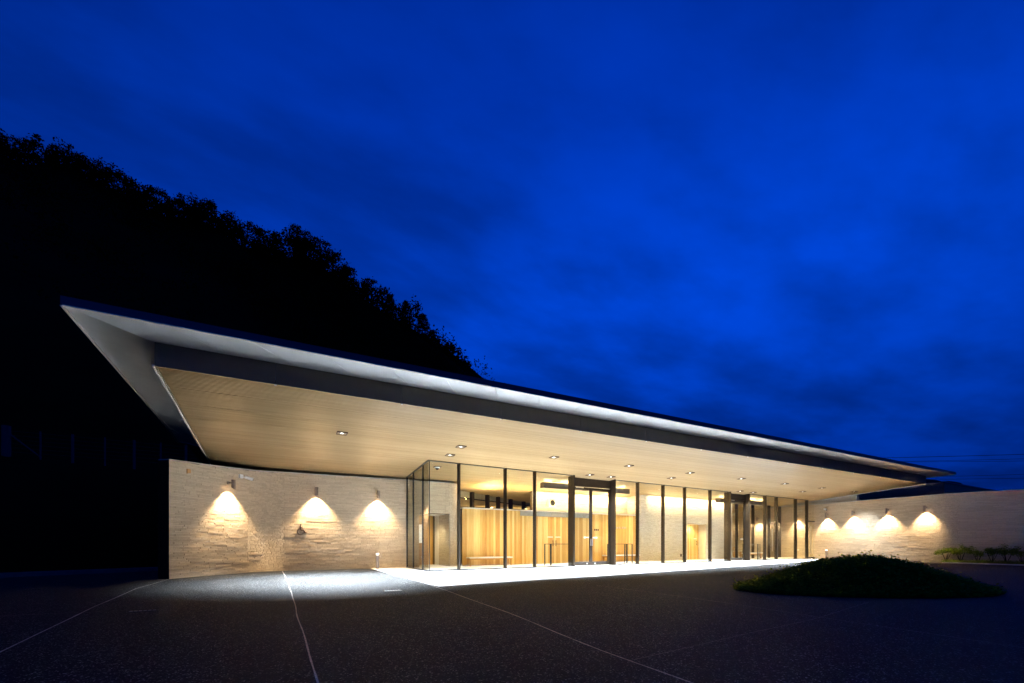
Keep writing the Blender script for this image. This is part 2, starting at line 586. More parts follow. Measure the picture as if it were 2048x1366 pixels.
# ------------------------------------------------------------------ trees
def leaf_quad(mb, p, size, r):
    a = Vector((r.gauss(0, 1), r.gauss(0, 1), r.gauss(0, 1))).normalized()
    b = a.orthogonal().normalized()
    b = (Matrix.Rotation(r.uniform(0, 6.28), 3, a) @ b)
    c = a.cross(b)
    s = size * r.uniform(.6, 1.25)
    n = len(mb.v)
    mb.v += [tuple(p + b * s), tuple(p + c * s * .45), tuple(p - b * s * .8), tuple(p - c * s * .45)]
    mb.f.append((n, n + 1, n + 2, n + 3))
def crown_mesh(seed, kind):
    r = random.Random(seed)
    mb = MB()
    if kind == 'conifer':
        for i in range(16):
            z = 2.2 + i * .48
            rad = 2.1 * (1 - i / 17) ** .8 + .25
            for k in range(7):
                t = k / 7 * 6.283 + r.uniform(-.4, .4)
                for q in range(24):
                    rr = rad * r.uniform(.25, 1.08)
                    leaf_quad(mb, Vector((math.cos(t) * rr + r.gauss(0, .13), math.sin(t) * rr + r.gauss(0, .13), z + (rad - rr) * .22 + r.gauss(0, .12))), .2, r)
        return mb.mesh('crown', M['leaf'])
    blobs = []
    for i in range(30 if kind == 'dense' else 22):
        t, u = r.uniform(0, 6.283), r.uniform(-.75, 1)
        rad = (1 - u * u) ** .5 * r.uniform(.55, 1.05)
        blobs.append((Vector((math.cos(t) * rad * 3.0, math.sin(t) * rad * 3.0, 5.4 + u * 2.7)), r.uniform(.45, 1.0)))
    for c, br in blobs:
        for q in range(int(105 * br) if kind == 'dense' else int(78 * br)):
            d = Vector((r.gauss(0, 1), r.gauss(0, 1), r.gauss(0, .7))).normalized() * br * r.uniform(.45, 1.15)
            leaf_quad(mb, c + d, .25, r)
    return mb.mesh('crown', M['leaf'])
def trunk_mesh(seed, kind):
    r = random.Random(seed + 50)
    mb = MB()
    if kind == 'conifer':
        mb.tube((0, 0, -1.5), (0, 0, 9.6), .24, .03, 8)
        for i in range(14):
            z = 2.2 + i * .5
            t = r.uniform(0, 6.28)
            mb.tube((0, 0, z), (math.cos(t) * 1.2, math.sin(t) * 1.2, z + .1), .04, .015, 5)
        return mb.mesh('trunk', M['bark'])
    p = Vector((0, 0, -1.5))
    mb.tube(p, (.1, 0, 3.2), .26, .17, 8)
    for i in range(7):
        t = i * .9 + r.uniform(-.3, .3)
        e = Vector((math.cos(t) * r.uniform(1.2, 2.4), math.sin(t) * r.uniform(1.2, 2.4), r.uniform(4.8, 7.4)))
        mb.tube((.1, 0, 2.6 + .1 * i), e, .1, .03, 6)
        for k in range(2):
            mb.tube(e * .75 + Vector((0, 0, .9)), e + Vector((r.uniform(-.9, .9), r.uniform(-.9, .9), r.uniform(.1, .9))), .035, .012, 5)
    return mb.mesh('trunk', M['bark'])
KINDS = ['open', 'dense', 'open', 'conifer']
CR = [crown_mesh(i * 11 + 3, k) for i, k in enumerate(KINDS)]
TR = [trunk_mesh(i * 11 + 3, k) for i, k in enumerate(KINDS)]
ordn = ['first', 'second', 'third', 'fourth', 'fifth', 'sixth', 'seventh', 'eighth', 'ninth', 'tenth', 'eleventh', 'twelfth', 'thirteenth', 'fourteenth', 'fifteenth', 'sixteenth', 'seventeenth', 'eighteenth', 'nineteenth', 'twentieth', 'twenty-first', 'twenty-second', 'twenty-third', 'twenty-fourth', 'twenty-fifth', 'twenty-sixth', 'twenty-seventh']
words = {0: 'airy broadleaf tree', 1: 'dense rounded tree', 2: 'loose crowned tree', 3: 'spiky conifer'}
seen = 0
def plant(i, x, y, ztop, ki, sc, label, group):
    h = {0: 8.4, 1: 8.5, 2: 8.4, 3: 9.8}[ki] * sc
    t = thing('hill_tree', label, 'tree', (x, y, ztop - h), group)
    t.rotation_euler.z = rnd.uniform(0, 6.28)
    t.scale = (sc * rnd.uniform(1.0, 1.3), sc * rnd.uniform(1.0, 1.3), sc)
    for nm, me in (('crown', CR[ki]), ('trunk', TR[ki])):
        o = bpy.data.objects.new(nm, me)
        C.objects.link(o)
        o.parent = t
for i, (x, y, z) in enumerate(SK):
    if i < 4 or i > 30:
        continue
    conif = i in (25, 26, 27, 28)
    ki = 3 if conif else (i * 7 % 3)
    sc = (.66, .82, .72, .9)[i % 4] * (1.0 if not conif else .68)
    if i < 5 or i > 31:
        lab = None
    else:
        seen += 1
        lab = '%s, %s from the left along the dark hill skyline' % (words[ki], ordn[min(seen - 1, 26)])
    if lab:
        plant(i, x, y, z, ki, sc, lab, 'trees along the hill skyline')
# wood below the skyline reads as one dark mass
r = random.Random(99)
mb = MB()
for q in range(560):
    i = r.randrange(6, 60)
    a = r.uniform(.12, 1.0) ** .8 * (.72 if i > 46 else 1)
    b, rr = bench[i], ridge[i]
    x, y = b[0] + (rr[0] - b[0]) * a + r.uniform(-2, 2), b[1] + 1.2 + (rr[1] - b[1]) * a
    z = 5.08 + (rr[2] - 5.08) * a + r.uniform(.5, 3.0)
    br = r.uniform(1.2, 2.6) * (.45 + .55 * a)
    for k in range(60):
        d = Vector((r.gauss(0, 1), r.gauss(0, 1), r.gauss(0, .8))).normalized() * br * r.uniform(.5, 1.1)
        leaf_quad(mb, Vector((x, y, z)) + d, .28 * (.45 + .55 * a), r)
for q in range(420):                         # the crowns that fill the skyline between the single trees
    i = r.randrange(4, 30)
    a, b = Vector(SK[i]), Vector(SK[i + 1 if i < 35 else i])
    p = a.lerp(b, r.random()) + Vector((r.uniform(-.8, .8), r.uniform(-3, 3), -r.uniform(1.5, 4.6)))
    br = r.uniform(.8, 1.5)
    for k in range(70):
        d = Vector((r.gauss(0, 1), r.gauss(0, 1), r.gauss(0, .8))).normalized() * br * r.uniform(.4, 1.15)
        leaf_quad(mb, p + d, .25, r)
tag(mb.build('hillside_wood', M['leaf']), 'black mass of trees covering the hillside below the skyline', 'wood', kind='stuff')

# ------------------------------------------------------------------ fence on the bank
fen = thing('wire_fence', 'thin metal post and wire fence on the dark bank behind the left wall', 'fence', (-10.7, 28.3, 5.05))
fp = [(-19.3, 27.2), (-17.2, 27.5), (-15.1, 27.8), (-12.9, 28.1), (-10.66, 28.3), (-8.95, 28.35), (-7.25, 28.45), (-5.6, 28.6), (-4.0, 28.75), (-2.4, 28.9), (-.8, 29.2)]
fp = [(-16.6, 28.0), (-13.6, 28.15), (-10.66, 28.3), (-9.55, 28.3), (-8.45, 28.3), (-7.3, 28.35), (-6.2, 28.4), (-5.15, 28.45), (-4.1, 28.5), (-2.9, 28.6), (-1.6, 28.8)]
for i, (x, y) in enumerate(fp):
    mb = MB()
    thick = .16 if i == 2 else (.055 if i % 2 == 0 else .035)
    mb.tube((x, y, 4.5), (x, y, 6.42 if i == 2 else 6.3), thick, thick, 8)
    mb.build('post', M['post'], fen)
mb = MB()
mb.tube((-10.6, 28.3, 6.1), (-9.55, 28.3, 5.1), .03)
mb.build('brace', M['post'], fen)
for k in range(6):
    mb = MB()
    mb.path([(x, y, 5.25 + .19 * k) for x, y in fp], .006, 4)
    mb.build('wire', M['post'], fen)

# ------------------------------------------------------------------ stone walls
def arc_pts(p0, c, p1, n):
    return [tuple((1 - t) ** 2 * a + 2 * (1 - t) * t * b + t * t * d for a, b, d in zip(p0, c, p1)) for t in [i / n for i in range(n + 1)]]
class Path2:
    """2-D polyline with length parameter; 'side' is +1 when the face looks to the right hand of the walk"""
    def __init__(self, pts):
        self.p = [Vector((a[0], a[1])) for a in pts]
        self.d = [0]
        for a, b in zip(self.p, self.p[1:]):
            self.d.append(self.d[-1] + (b - a).length)
        self.L = self.d[-1]
    def at(self, s):
        s = max(0, min(self.L, s))
        j = 0
        while j < len(self.d) - 2 and self.d[j + 1] < s:
            j += 1
        f = (s - self.d[j]) / (self.d[j + 1] - self.d[j])
        a, b = self.p[j], self.p[j + 1]
        d = (b - a).normalized()
        return a + (b - a) * f, d
    def off(self, s, o):
        e = .04
        p, _ = self.at(s)
        a, _ = self.at(s - e)
        b, _ = self.at(s + e)
        d = (b - a).normalized()
        n = Vector((d.y, -d.x))     # right hand side of the walk
        return p + n * o
def stone_wall(root, path, height, mt, thick=.36, z0=0.0, course=.050, length=(.24, .75), short=None, short_len=(.10, .2), seams=(), holes=(), singles=0, single_key=None, seed=1, prot=(.002, .020), rough=.35, coping=True, core_ends=True):
    """height: callable(s). path: face line. bricks stand proud of a core behind them."""
    r = random.Random(seed)
    P = path
    # core
    n = max(2, int(P.L / .25))
    mbc = MB()
    cuts = sorted(set([0, P.L] + [P.L * i / n for i in range(n + 1)] + [h[0] for h in holes] + [h[1] for h in holes]))
    for a, b in zip(cuts, cuts[1:]):
        if b - a < 1e-5:
            continue
        mid = (a + b) / 2
        zb = z0
        for h in holes:
            if h[0] < mid < h[1]:
                zb = h[2]
        pa, pb, qa, qb = P.off(a, -.014), P.off(b, -.014), P.off(a, -thick), P.off(b, -thick)
        mbc.hexa([(pa.x, pa.y, zb), (pb.x, pb.y, zb), (qb.x, qb.y, zb), (qa.x, qa.y, zb), (pa.x, pa.y, height(a)), (pb.x, pb.y, height(b)), (qb.x, qb.y, height(b)), (qa.x, qa.y, height(a))])
    mbc.build('wall_core', M['core'], root)
    if coping:
        mb = MB()
        for a, b in zip(cuts, cuts[1:]):
            if b - a < 1e-5:
                continue
            pa, pb, qa, qb = P.off(a, .022), P.off(b, .022), P.off(a, -thick - .01), P.off(b, -thick - .01)
            za, zb = height(a) + .002, height(b) + .002
            mb.hexa([(pa.x, pa.y, za), (pb.x, pb.y, zb), (qb.x, qb.y, zb), (qa.x, qa.y, za), (pa.x, pa.y, za + .03), (pb.x, pb.y, zb + .03), (qb.x, qb.y, zb + .03), (qa.x, qa.y, za + .03)])
        mb.build('coping', M['coping'], root)
    bricks = []
    z = z0
    hmax = max(height(P.L * i / 20) for i in range(21))
    row = 0
    while z < hmax - .01:
        ch = course * r.uniform(.82, 1.18)
        z1 = z + ch
        bounds = [0.0]
        for sm in seams:
            bounds.append(sm + r.uniform(-.09, .09))
        bounds.append(P.L)
        for bi, (A, B) in enumerate(zip(bounds, bounds[1:])):
            s = A
            while s < B - .01:
                isshort = short and any(q0 <= (s + .05) <= q1 for q0, q1 in short)
                ln = r.uniform(*(short_len if isshort else length))
                if not isshort and r.random() < .2:
                    ln *= .5
                e = min(B, s + ln)
                for q0, q1 in (short or ()):
                    if s < q0 - .06 < e:
                        e = q0 - .05
                if B - e < .08:
                    e = B
                g = .007
                hit = [h for h in holes if not (e <= h[0] or s >= h[1]) and z < h[2]]
                segs = [(s, e)]
                for h in hit:
                    segs = [q for (a, b) in segs for q in ((a, min(b, h[0])), (max(a, h[1]), b)) if q[1] - q[0] > .02]
                for (a, b) in segs:
                    top = min(z1, height((a + b) / 2) - .001)
                    if top - z > .015:
                        o = r.uniform(*prot)
                        if r.random() < .08:
                            o += r.uniform(.003, .007)
                        bricks.append((a + g / 2, b - g / 2, z + .002, top - .002, o, r.uniform(-rough, rough) * .006, r.uniform(-rough, rough) * .007))
                s = e
        z = z1
        row += 1
    def bverts(bk):
        a, b, zz0, zz1, o, ta, tb = bk
        m = 2 if (b - a) < .25 else 2
        pa, pb = P.off(a, o + ta), P.off(b, o - ta)
        pa1, pb1 = P.off(a, o + ta + tb), P.off(b, o - ta + tb)
        qa, qb = P.off(a, -.02), P.off(b, -.02)
        return [(pa.x, pa.y, zz0), (pb.x, pb.y, zz0), (qb.x, qb.y, zz0), (qa.x, qa.y, zz0), (pa1.x, pa1.y, zz1), (pb1.x, pb1.y, zz1), (qb.x, qb.y, zz1), (qa.x, qa.y, zz1)]
    if singles:
        bricks.sort(key=single_key)
        for bk in bricks[:singles]:
            v = bverts(bk)
            mb = MB()
            mb.hexa(v)
            mb.build('brick', mt, root, origin=v[0])
        bricks = bricks[singles:]
    mb = MB()
    for bk in bricks:
        mb.hexa(bverts(bk))
    tag(mb.build('brickwork', mt, root), kind='stuff')
    return root

# left wall: straight, concave bend of short bricks, straight on into the lobby, rounded end
WLP = [(-2.76, 16.32), (-1.72, 17.63), (-.98, 18.50)] + arc_pts((-.98, 18.50), (-.45, 19.15), (.45, 19.22), 8)[1:] + [(2.7, 19.16), (5.15, 19.12), (7.15, 19.12)] + arc_pts((7.15, 19.12), (7.72, 19.12), (7.75, 19.75), 6)[1:] + [(7.75, 20.35)]
PL = Path2(WLP)
hs = [(0, 3.57), (1.67, 3.67), (3.05, 3.77), (4.3, 3.85), (6.6, 3.86), (9.1, 3.88), (13, 3.88)]
def hleft(s):
    for (a, x), (b, y) in zip(hs, hs[1:]):
        if s <= b:
            return x + (y - x) * (s - a) / (b - a)
    return 3.88
def s_at_x(P, x):
    best = min((abs(P.at(i * .02)[0].x - x), i * .02) for i in range(int(P.L / .02)))
    return best[1]
sA, sB = s_at_x(PL, -.83), s_at_x(PL, .29)
sH0, sH1 = s_at_x(PL, 5.73), s_at_x(PL, 7.20)
wl = thing('stone_wall', 'long curved split stone wall with three wall lamps left of the glass lobby', 'wall', (-2.76, 16.32, 0))
stone_wall(wl, PL, hleft, M['stone'], seams=(sA, sB), short=((sA, sB), (s_at_x(PL, 7.05), 99)), holes=((sH0, sH1, 2.45),), singles=300, single_key=lambda b: b[0] + (.6 - b[3]) * .15 + (0 if b[1] - b[0] > .15 else 4), seed=5, prot=(.001, .0090))
mb = MB()
mb.hexa([(-2.77, 16.31, 0), (-2.755, 16.30, 0), (-3.05, 16.53, 0), (-3.06, 16.54, 0), (-2.77, 16.31, 3.57), (-2.755, 16.30, 3.57), (-3.05, 16.53, 3.57), (-3.06, 16.54, 3.57)])
mb.build('shaded_end_face', M['soil'], wl)  # dark sheet: the shade on the unlit wall end is put into its colour

# right wall closing the canopy
PR = Path2([(34.75, 26.0), (34.45, 19.0), (34.12, 16.6), (33.42, 10.25)] + arc_pts((33.42, 10.25), (33.36, 9.75), (33.5, 9.25), 5)[1:] + [(34.3, 6.94), (35.8, 2.2), (37.5, -3.0)])
wr = thing('stone_wall', 'long stone wall with four wall lamps closing the right end of the canopy', 'wall', (33.4, 10, 0))
sK = min((abs(PR.at(i * .05)[0].y - 9.9), i * .05) for i in range(int(PR.L / .05)))[1]
stone_wall(wr, PR, lambda s: 3.88, M['stone'], seams=(sK - .35, sK + .7), short=((sK - .4, sK + .7),), seed=9, length=(.3, .9), prot=(.001, .010))

# ------------------------------------------------------------------ the pavilion: roof, fascia, ceiling, glazing
pav = thing('pavilion', 'low glass-fronted pavilion under one long floating roof with a timber soffit', 'building', RF(0, 0, 0))
E0, E1, ET = -1.16, 38.7, -.55          # eave ends and line in the roof frame
zf_top = 5.12
sL, tBk = -1.2, 8.0
def eave_z(t):
    return 5.30 - .028 * (t - ET)
# roof slab (sheet + edge)
mb = MB()
mb.add([RF(E0, ET, 5.435), RF(E1, ET, 5.435), RF(E1, 16.5, 5.0), RF(E0, 16.5, 5.0)], [(0, 1, 2, 3)])
mb.add([RF(E0, ET, 5.435), RF(E1, ET, 5.435), RF(E1, 16.5, 5.0), RF(E0, 16.5, 5.0), RF(0, .6, 4.75), RF(RL, .6, 4.75), RF(RL, 16.2, 3.6), RF(0, 16.2, 3.6)], [])
mb.build('roof', M['roof'], pav)
mb = MB()
mb.fbox(RF, E0, E1, ET - .03, ET, 5.30, 5.45)
mb.fbox(RF, E0 - .03, E0, ET - .03, 8.1, lambda a, b: eave_z(b), lambda a, b: 5.45 - .028 * (b - ET))
mb.fbox(RF, E1, E1 + .03, ET - .03, 8.1, lambda a, b: eave_z(b), lambda a, b: 5.45 - .028 * (b - ET))
mb.build('roof_edge', M['edge'], pav)
mb = MB()
mb.fbox(RF, E0, E1, ET - .045, ET - .003, 5.278, 5.298)
mb.fbox(RF, E0 - .045, E0 - .003, ET, 8.0, lambda a, b: eave_z(b) - .022, lambda a, b: eave_z(b) - .002)
mb.fbox(RF, E0 - .045, E0 + .02, 8.03, 9.3, lambda a, b: 5.04 - .11 * (b - 8), lambda a, b: 5.06 - .11 * (b - 8))
mb.build('drip_trim', M['trim'], pav)
# front underside in panels
NP = 28
for i in range(NP):
    a0, a1 = i / NP, (i + 1) / NP
    o0, o1 = E0 + (E1 - E0) * a0, E0 + (E1 - E0) * a1
    i0, i1 = RL * a0, RL * a1
    g = .004
    mb = MB()
    mb.hexa([RF(o0 + g, ET, 5.30), RF(o1 - g, ET, 5.30), RF(i1 - g, .02, zf_top), RF(i0 + g, .02, zf_top), RF(o0 + g, ET, 5.33), RF(o1 - g, ET, 5.33), RF(i1 - g, .02, zf_top + .03), RF(i0 + g, .02, zf_top + .03)])
    mb.build('eave_panel', M['panel'], pav)
# left and right underside
for (eo, ei, sg) in ((E0, 0.0, 1), (E1, RL, -1)):
    mb = MB()
    zi = lambda t: zf_top - .036 * t
    N = 4
    ts = [ET + (8.0 - ET) * k / N for k in range(N + 1)]
    ti = [.02 + (8.0 - .02) * k / N for k in range(N + 1)]
    vs_ = [RF(eo, t, eave_z(t)) for t in ts] + [RF(ei, t, zi(t)) for t in ti] + [RF(eo, t, eave_z(t) + .03) for t in ts] + [RF(ei, t, zi(t) + .03) for t in ti]
    fs = []
    n = N + 1
    for k in range(N):
        fs += [(k, k + 1, n + k + 1, n + k), (2 * n + k, 2 * n + k + 1, 3 * n + k + 1, 3 * n + k)]
    mb.add(vs_, fs)
    mb.build('side_eave', M['panel'], pav)
    mb = MB()
    mb.add([RF(eo, 8.01, 5.05), RF(eo, 9.25, 4.92), RF(ei, 9.25, 4.75), RF(ei, 8.01, 4.83)], [(0, 1, 2, 3)])
    mb.add([RF(eo, 9.26, 4.92), RF(eo, 9.26, 5.2), RF(ei, 9.26, 5.2), RF(ei, 9.26, 4.7)], [(0, 1, 2, 3)])
    mb.build('rear_eave', M['panel'], pav)
# box sides and fascia in panels with joints every 2.72 m
def hitx(k):
    return 1.0
fj = [0, 2.15] + [2.15 + 2.84 * k for k in range(1, 12)] + [RL]
for a, b in zip(fj, fj[1:]):
    mb = MB()
    mb.fbox(RF, a + .004, b - .004, 0, .03, 4.645, zf_top + .02)
    mb.build('fascia_panel', M['fascia'], pav)
for a in fj[1:-1]:
    mb = MB()
    mb.fbox(RF, a - .018, a + .018, -.012, .012, 4.615, 4.643)
    mb.build('drip_clip', M['white'], pav)
mb = MB()
mb.fbox(RF, 0, .03, .032, 16.2, lambda a, b: ceil_st(a, b) - .005, lambda a, b: zf_top - .036 * b)
mb.fbox(RF, RL - .03, RL, .032, 16.2, lambda a, b: ceil_st(a, b) - .005, lambda a, b: zf_top - .036 * b)
mb.build('box_side', M['fascia'], pav)
mb = MB()
mb.fbox(RF, -.035, -.003, .0, 8.6, lambda a, b: ceil_st(a, b) - .03, lambda a, b: ceil_st(a, b) + .01)
mb.build('soffit_trim', M['trim'], pav)
mb = MB()
mb.fbox(RF, RL + .003, RL + .035, .0, 8.6, lambda a, b: ceil_st(a, b) - .03, lambda a, b: ceil_st(a, b) + .01)
mb.build('soffit_trim', M['trim'], pav)
# ceiling backing and battens
mb = MB()
mb.fbox(RF, .03, RL - .03, .032, 16.2, lambda a, b: ceil_st(a, b) + .06, lambda a, b: ceil_st(a, b) + .09)
ceiling = mb.build('ceiling', M['ceilback'], pav)
def batten_mesh(w):
    mb = MB()
    L = RL - .08
    mb.hexa([(0, -w / 2, 0), (L, -w / 2, 0), (L, w / 2, -.08 * w), (0, w / 2, -.08 * w), (0, -w / 2, .032), (L, -w / 2, .032), (L, w / 2, .03), (0, w / 2, .03)])
    return mb.mesh('batten', M['batten'])
BM = [batten_mesh(.049), batten_mesh(.049)]
pitch = .072
t = .075
i = 0
ang = math.atan2(uy, ux)
while t < 16.0:
    o = bpy.data.objects.new('batten', BM[i % 2])
    o.location = RF(.04, t, ceil_st(0, t))
    o.rotation_euler = (0, 0, ang)
    C.objects.link(o)
    adopt(o, ceiling)
    i += 1
    t += pitch + (.012 if i % 14 == 0 else 0)

# glazing ---------------------------------------------------------------
mulls = [1.27, 3.39, 4.88, 11.21, 13.12, 14.87, 17.12, 22.75, 24.09, 26.50, 28.01, 29.55]
portal = [(7.0, 9.55), (18.93, 20.90)]
def mullion(k, w=.06, n0=-.03, n1=.17, z1=None):
    mb = MB()
    mb.fbox(GF, k - w / 2, k + w / 2, n0, n1, .012, (lambda a, b: gceil(a, b) - .002))
    mb.build('mullion', M['bronze'], pav)
for k in mulls:
    mullion(k)
mullion(.02, .03, -.02, .02)
def pane(k0, k1, n=.03, z0=.05, ztop=None, m='glass', parent=None):
    mb = MB()
    mb.fbox(GF, k0, k1, n, n + .012, z0, ztop if ztop else (lambda a, b: gceil(a, b) - .03))
    return mb.build('window_pane', M[m], parent or pav)
stops = [.035, 1.27, 3.39, 4.88, 7.0]
for a, b in zip(stops, stops[1:]):
    pane(a + (.03 if a > .1 else 0), b - .03)
stops = [9.55, 11.21, 13.12, 14.87, 17.12, 18.93]
for a, b in zip(stops, stops[1:]):
    pane(a + .03, b - .03)
stops = [20.90, 22.75, 24.09, 26.50, 28.01]
for a, b in zip(stops, stops[1:]):
    pane(a + .03, b - .03)
pane(28.04, 29.52, z0=2.72)
for nm, z0, z1 in (('sill', .010, .05), ('head_channel', None, None)):
    for (a, b) in ((0, 6.97), (9.58, 18.9), (20.93, 28.0)):
        mb = MB()
        if nm == 'sill':
            mb.fbox(GF, a, b, -.02, .09, .010, .049)
        else:
            mb.fbox(GF, a, b, -.01, .07, lambda p, q: gceil(p, q) - .029, lambda p, q: gceil(p, q) - .001)
        mb.build(nm, M['black'], pav)
# return glazing
RY = [16.06, 16.75, 18.07, 19.06]
for y in RY[1:]:
    mb = MB()
    mb.box(5.14, 5.20, y - .02, y + .02, .012, ceil_z(5.17, y) - .003)
    mb.build('mullion', M['black'], pav)
for a, b in zip(RY, RY[1:]):
    mb = MB()
    mb.box(5.165, 5.177, a + .025, b - .025, .05, ceil_z(5.17, b) - .03)
    mb.build('window_pane', M['gtint'], pav)
mb = MB()
mb.box(5.13, 5.21, 16.0, 19.1, .01, .045)
mb.build('sill', M['black'], pav)
mb = MB()
mb.hexa([(5.13, 16.0, ceil_z(5.17, 16.0) - .03), (5.21, 16.0, ceil_z(5.17, 16.0) - .03), (5.21, 19.1, ceil_z(5.17, 19.1) - .03), (5.13, 19.1, ceil_z(5.17, 19.1) - .03),
         (5.13, 16.0, ceil_z(5.17, 16.0) - .003), (5.21, 16.0, ceil_z(5.17, 16.0) - .003), (5.21, 19.1, ceil_z(5.17, 19.1) - .003), (5.13, 19.1, ceil_z(5.17, 19.1) - .003)])
mb.build('head_channel', M['black'], pav)
# entrance portals
def portal_unit(k0, k1, leaves, nd=.26):
    for k in (k0, k1):
        mb = MB()
        mb.fbox(GF, k - .04, k + .04, -.06, .36, .012, lambda a, b: gceil(a, b) - .002)
        mb.build('portal_fin', M['bronze'], pav)
    mb = MB()
    mb.fbox(GF, k0 + .042, k1 - .042, nd - .06, nd + .10, 3.78, lambda a, b: gceil(a, b) - .04)
    mb.build('door_header', M['bronze'], pav)
    mb = MB()
    mb.fbox(GF, k0 + .3, k0 + .75, nd - .085, nd - .062, 3.70, 3.755)
    mb.build('door_sensor', M['steel'], pav)
    w = (k1 - k0 - .09) / leaves
    for i in range(leaves):
        a, b = k0 + .045 + i * w, k0 + .045 + (i + 1) * w - .006
        mb = MB()
        fw = .085
        z1 = 3.765
        mb.fbox(GF, a, a + fw, nd, nd + .045, .03, z1)
        mb.fbox(GF, b - fw, b, nd, nd + .045, .03, z1)
        mb.fbox(GF, a + fw, b - fw, nd, nd + .045, z1 - .11, z1)
        mb.fbox(GF, a + fw, b - fw, nd, nd + .045, .03, .20)
        leaf = mb.build('door_leaf', M['bronze'], pav)
        mb = MB()
        mb.fbox(GF, a + fw, b - fw, nd + .016, nd + .028, .20, z1 - .11)
        mb.build('door_pane', M['glass'], leaf)
        hk = b - .045 if i == 0 and leaves == 2 else a + .045
        mb = MB()
        mb.fbox(GF, hk - .022, hk + .022, nd - .05, nd - .02, .96, 1.30)
        mb.fbox(GF, hk - .012, hk + .012, nd - .02, nd - .001, 1.0, 1.04)
        mb.fbox(GF, hk - .012, hk + .012, nd - .02, nd - .001, 1.22, 1.26)
        mb.build('handle', M['steel'], leaf)
        sk = (b - .16) if i == 0 else (a + .16)
        for q in range(4):
            mb = MB()
            c = sk + (-.07 if i == 0 else .07) * q
            hh = .035 if q == 3 else .018
            mb.fbox(GF, c - .026, c + .026, nd + .008, nd + .012, 1.36 - hh, 1.36 + hh)
            mb.build('sticker', M['sticker'], leaf)
        mb = MB()
        c = (b - .25) if i == 0 else (a + .25)
        mb.fbox(GF, c - .035, c + .035, nd - .012, nd - .001, .075, .145)
        mb.build('lock', M['steel'], leaf)
portal_unit(7.0, 9.55, 2)
portal_unit(18.93, 20.90, 1)
# small side door in the last bay
mb = MB()
mb.fbox(GF, 28.04, 29.52, -.01, .08, 2.62, 2.71)
mb.fbox(GF, 28.04, 28.12, 0, .06, .02, 2.615)
mb.fbox(GF, 29.44, 29.52, 0, .06, .02, 2.615)
mb.fbox(GF, 28.125, 29.435, 0, .06, .02, .14)
sd = mb.build('side_door', M['bronze'], pav)
mb = MB()
mb.fbox(GF, 28.125, 29.435, .02, .032, .145, 2.615)
mb.build('door_pane', M['glass'], sd)
mb = MB()
mb.fbox(GF, 28.30, 28.34, -.07, -.04, .35, 2.3)
mb.fbox(GF, 28.31, 28.33, -.04, .018, .5, .53)
mb.fbox(GF, 28.31, 28.33, -.04, .018, 2.1, 2.13)
mb.build('handle', M['steel'], sd)

# rear walls that close the volume
mb = MB()
mb.box(5.0, 36.0, 27.2, 27.5, .01, 4.6)
mb.box(4.6, 4.9, 19.6, 27.5, .01, 4.6)
mb.build('rear_wall', M['plaster'], pav)
# ------------------------------------------------------------------ interior
# end wall panel above the right stone wall
mb = MB()
mb.box(34.42, 34.75, 14.4, 16.6, 3.6, 4.33)
mb.box(34.62, 34.95, 16.62, 27.6, 3.5, 4.25)
mb.build('upper_end_wall', M['plaster'], pav)
# corridor behind the left opening
mb = MB()
mb.box(5.2, 7.16, 21.2, 21.3, .01, 3.6)
cw = mb.build('corridor_wall', M['core'], pav)
for i in range(15):
    mb = MB()
    a = 5.25 + i * .12
    mb.box(a, a + .116, 21.17, 21.198, .012, 2.6)
    mb.build('plank', M['plank'], cw)
for x in (6.12, 6.45):
    mb = MB()
    mb.box(x, x + .09, 21.155, 21.169, .33, .45)
    mb.build('switch_plate', M['white'], cw)
mb = MB()
mb.box(7.165, 7.36, 20.6, 21.4, .01, 3.6)
mb.box(5.2, 7.4, 19.5, 21.3, 2.47, 2.55)
mb.build('corridor_side', M['white'], pav)
cr = thing('stone_wall', 'short pale stone side wall inside the left lobby opening', 'wall', (7.35, 20, 0))
stone_wall(cr, Path2([(7.22, 19.5), (7.22, 20.6)]) if False else Path2([(7.17, 20.59), (7.17, 19.10)]), lambda s: 2.46, M['stone_in'], thick=.03, seed=3, length=(.3, .6), prot=(.001, .006), coping=False)
mb = MB()
mb.box(5.78, 6.02, 19.56, 19.58, 1.1, 1.95)
nb = mb.build('notice_board', M['poster'])
tag(nb, 'white glowing notice panel just inside the left lobby opening', 'notice')

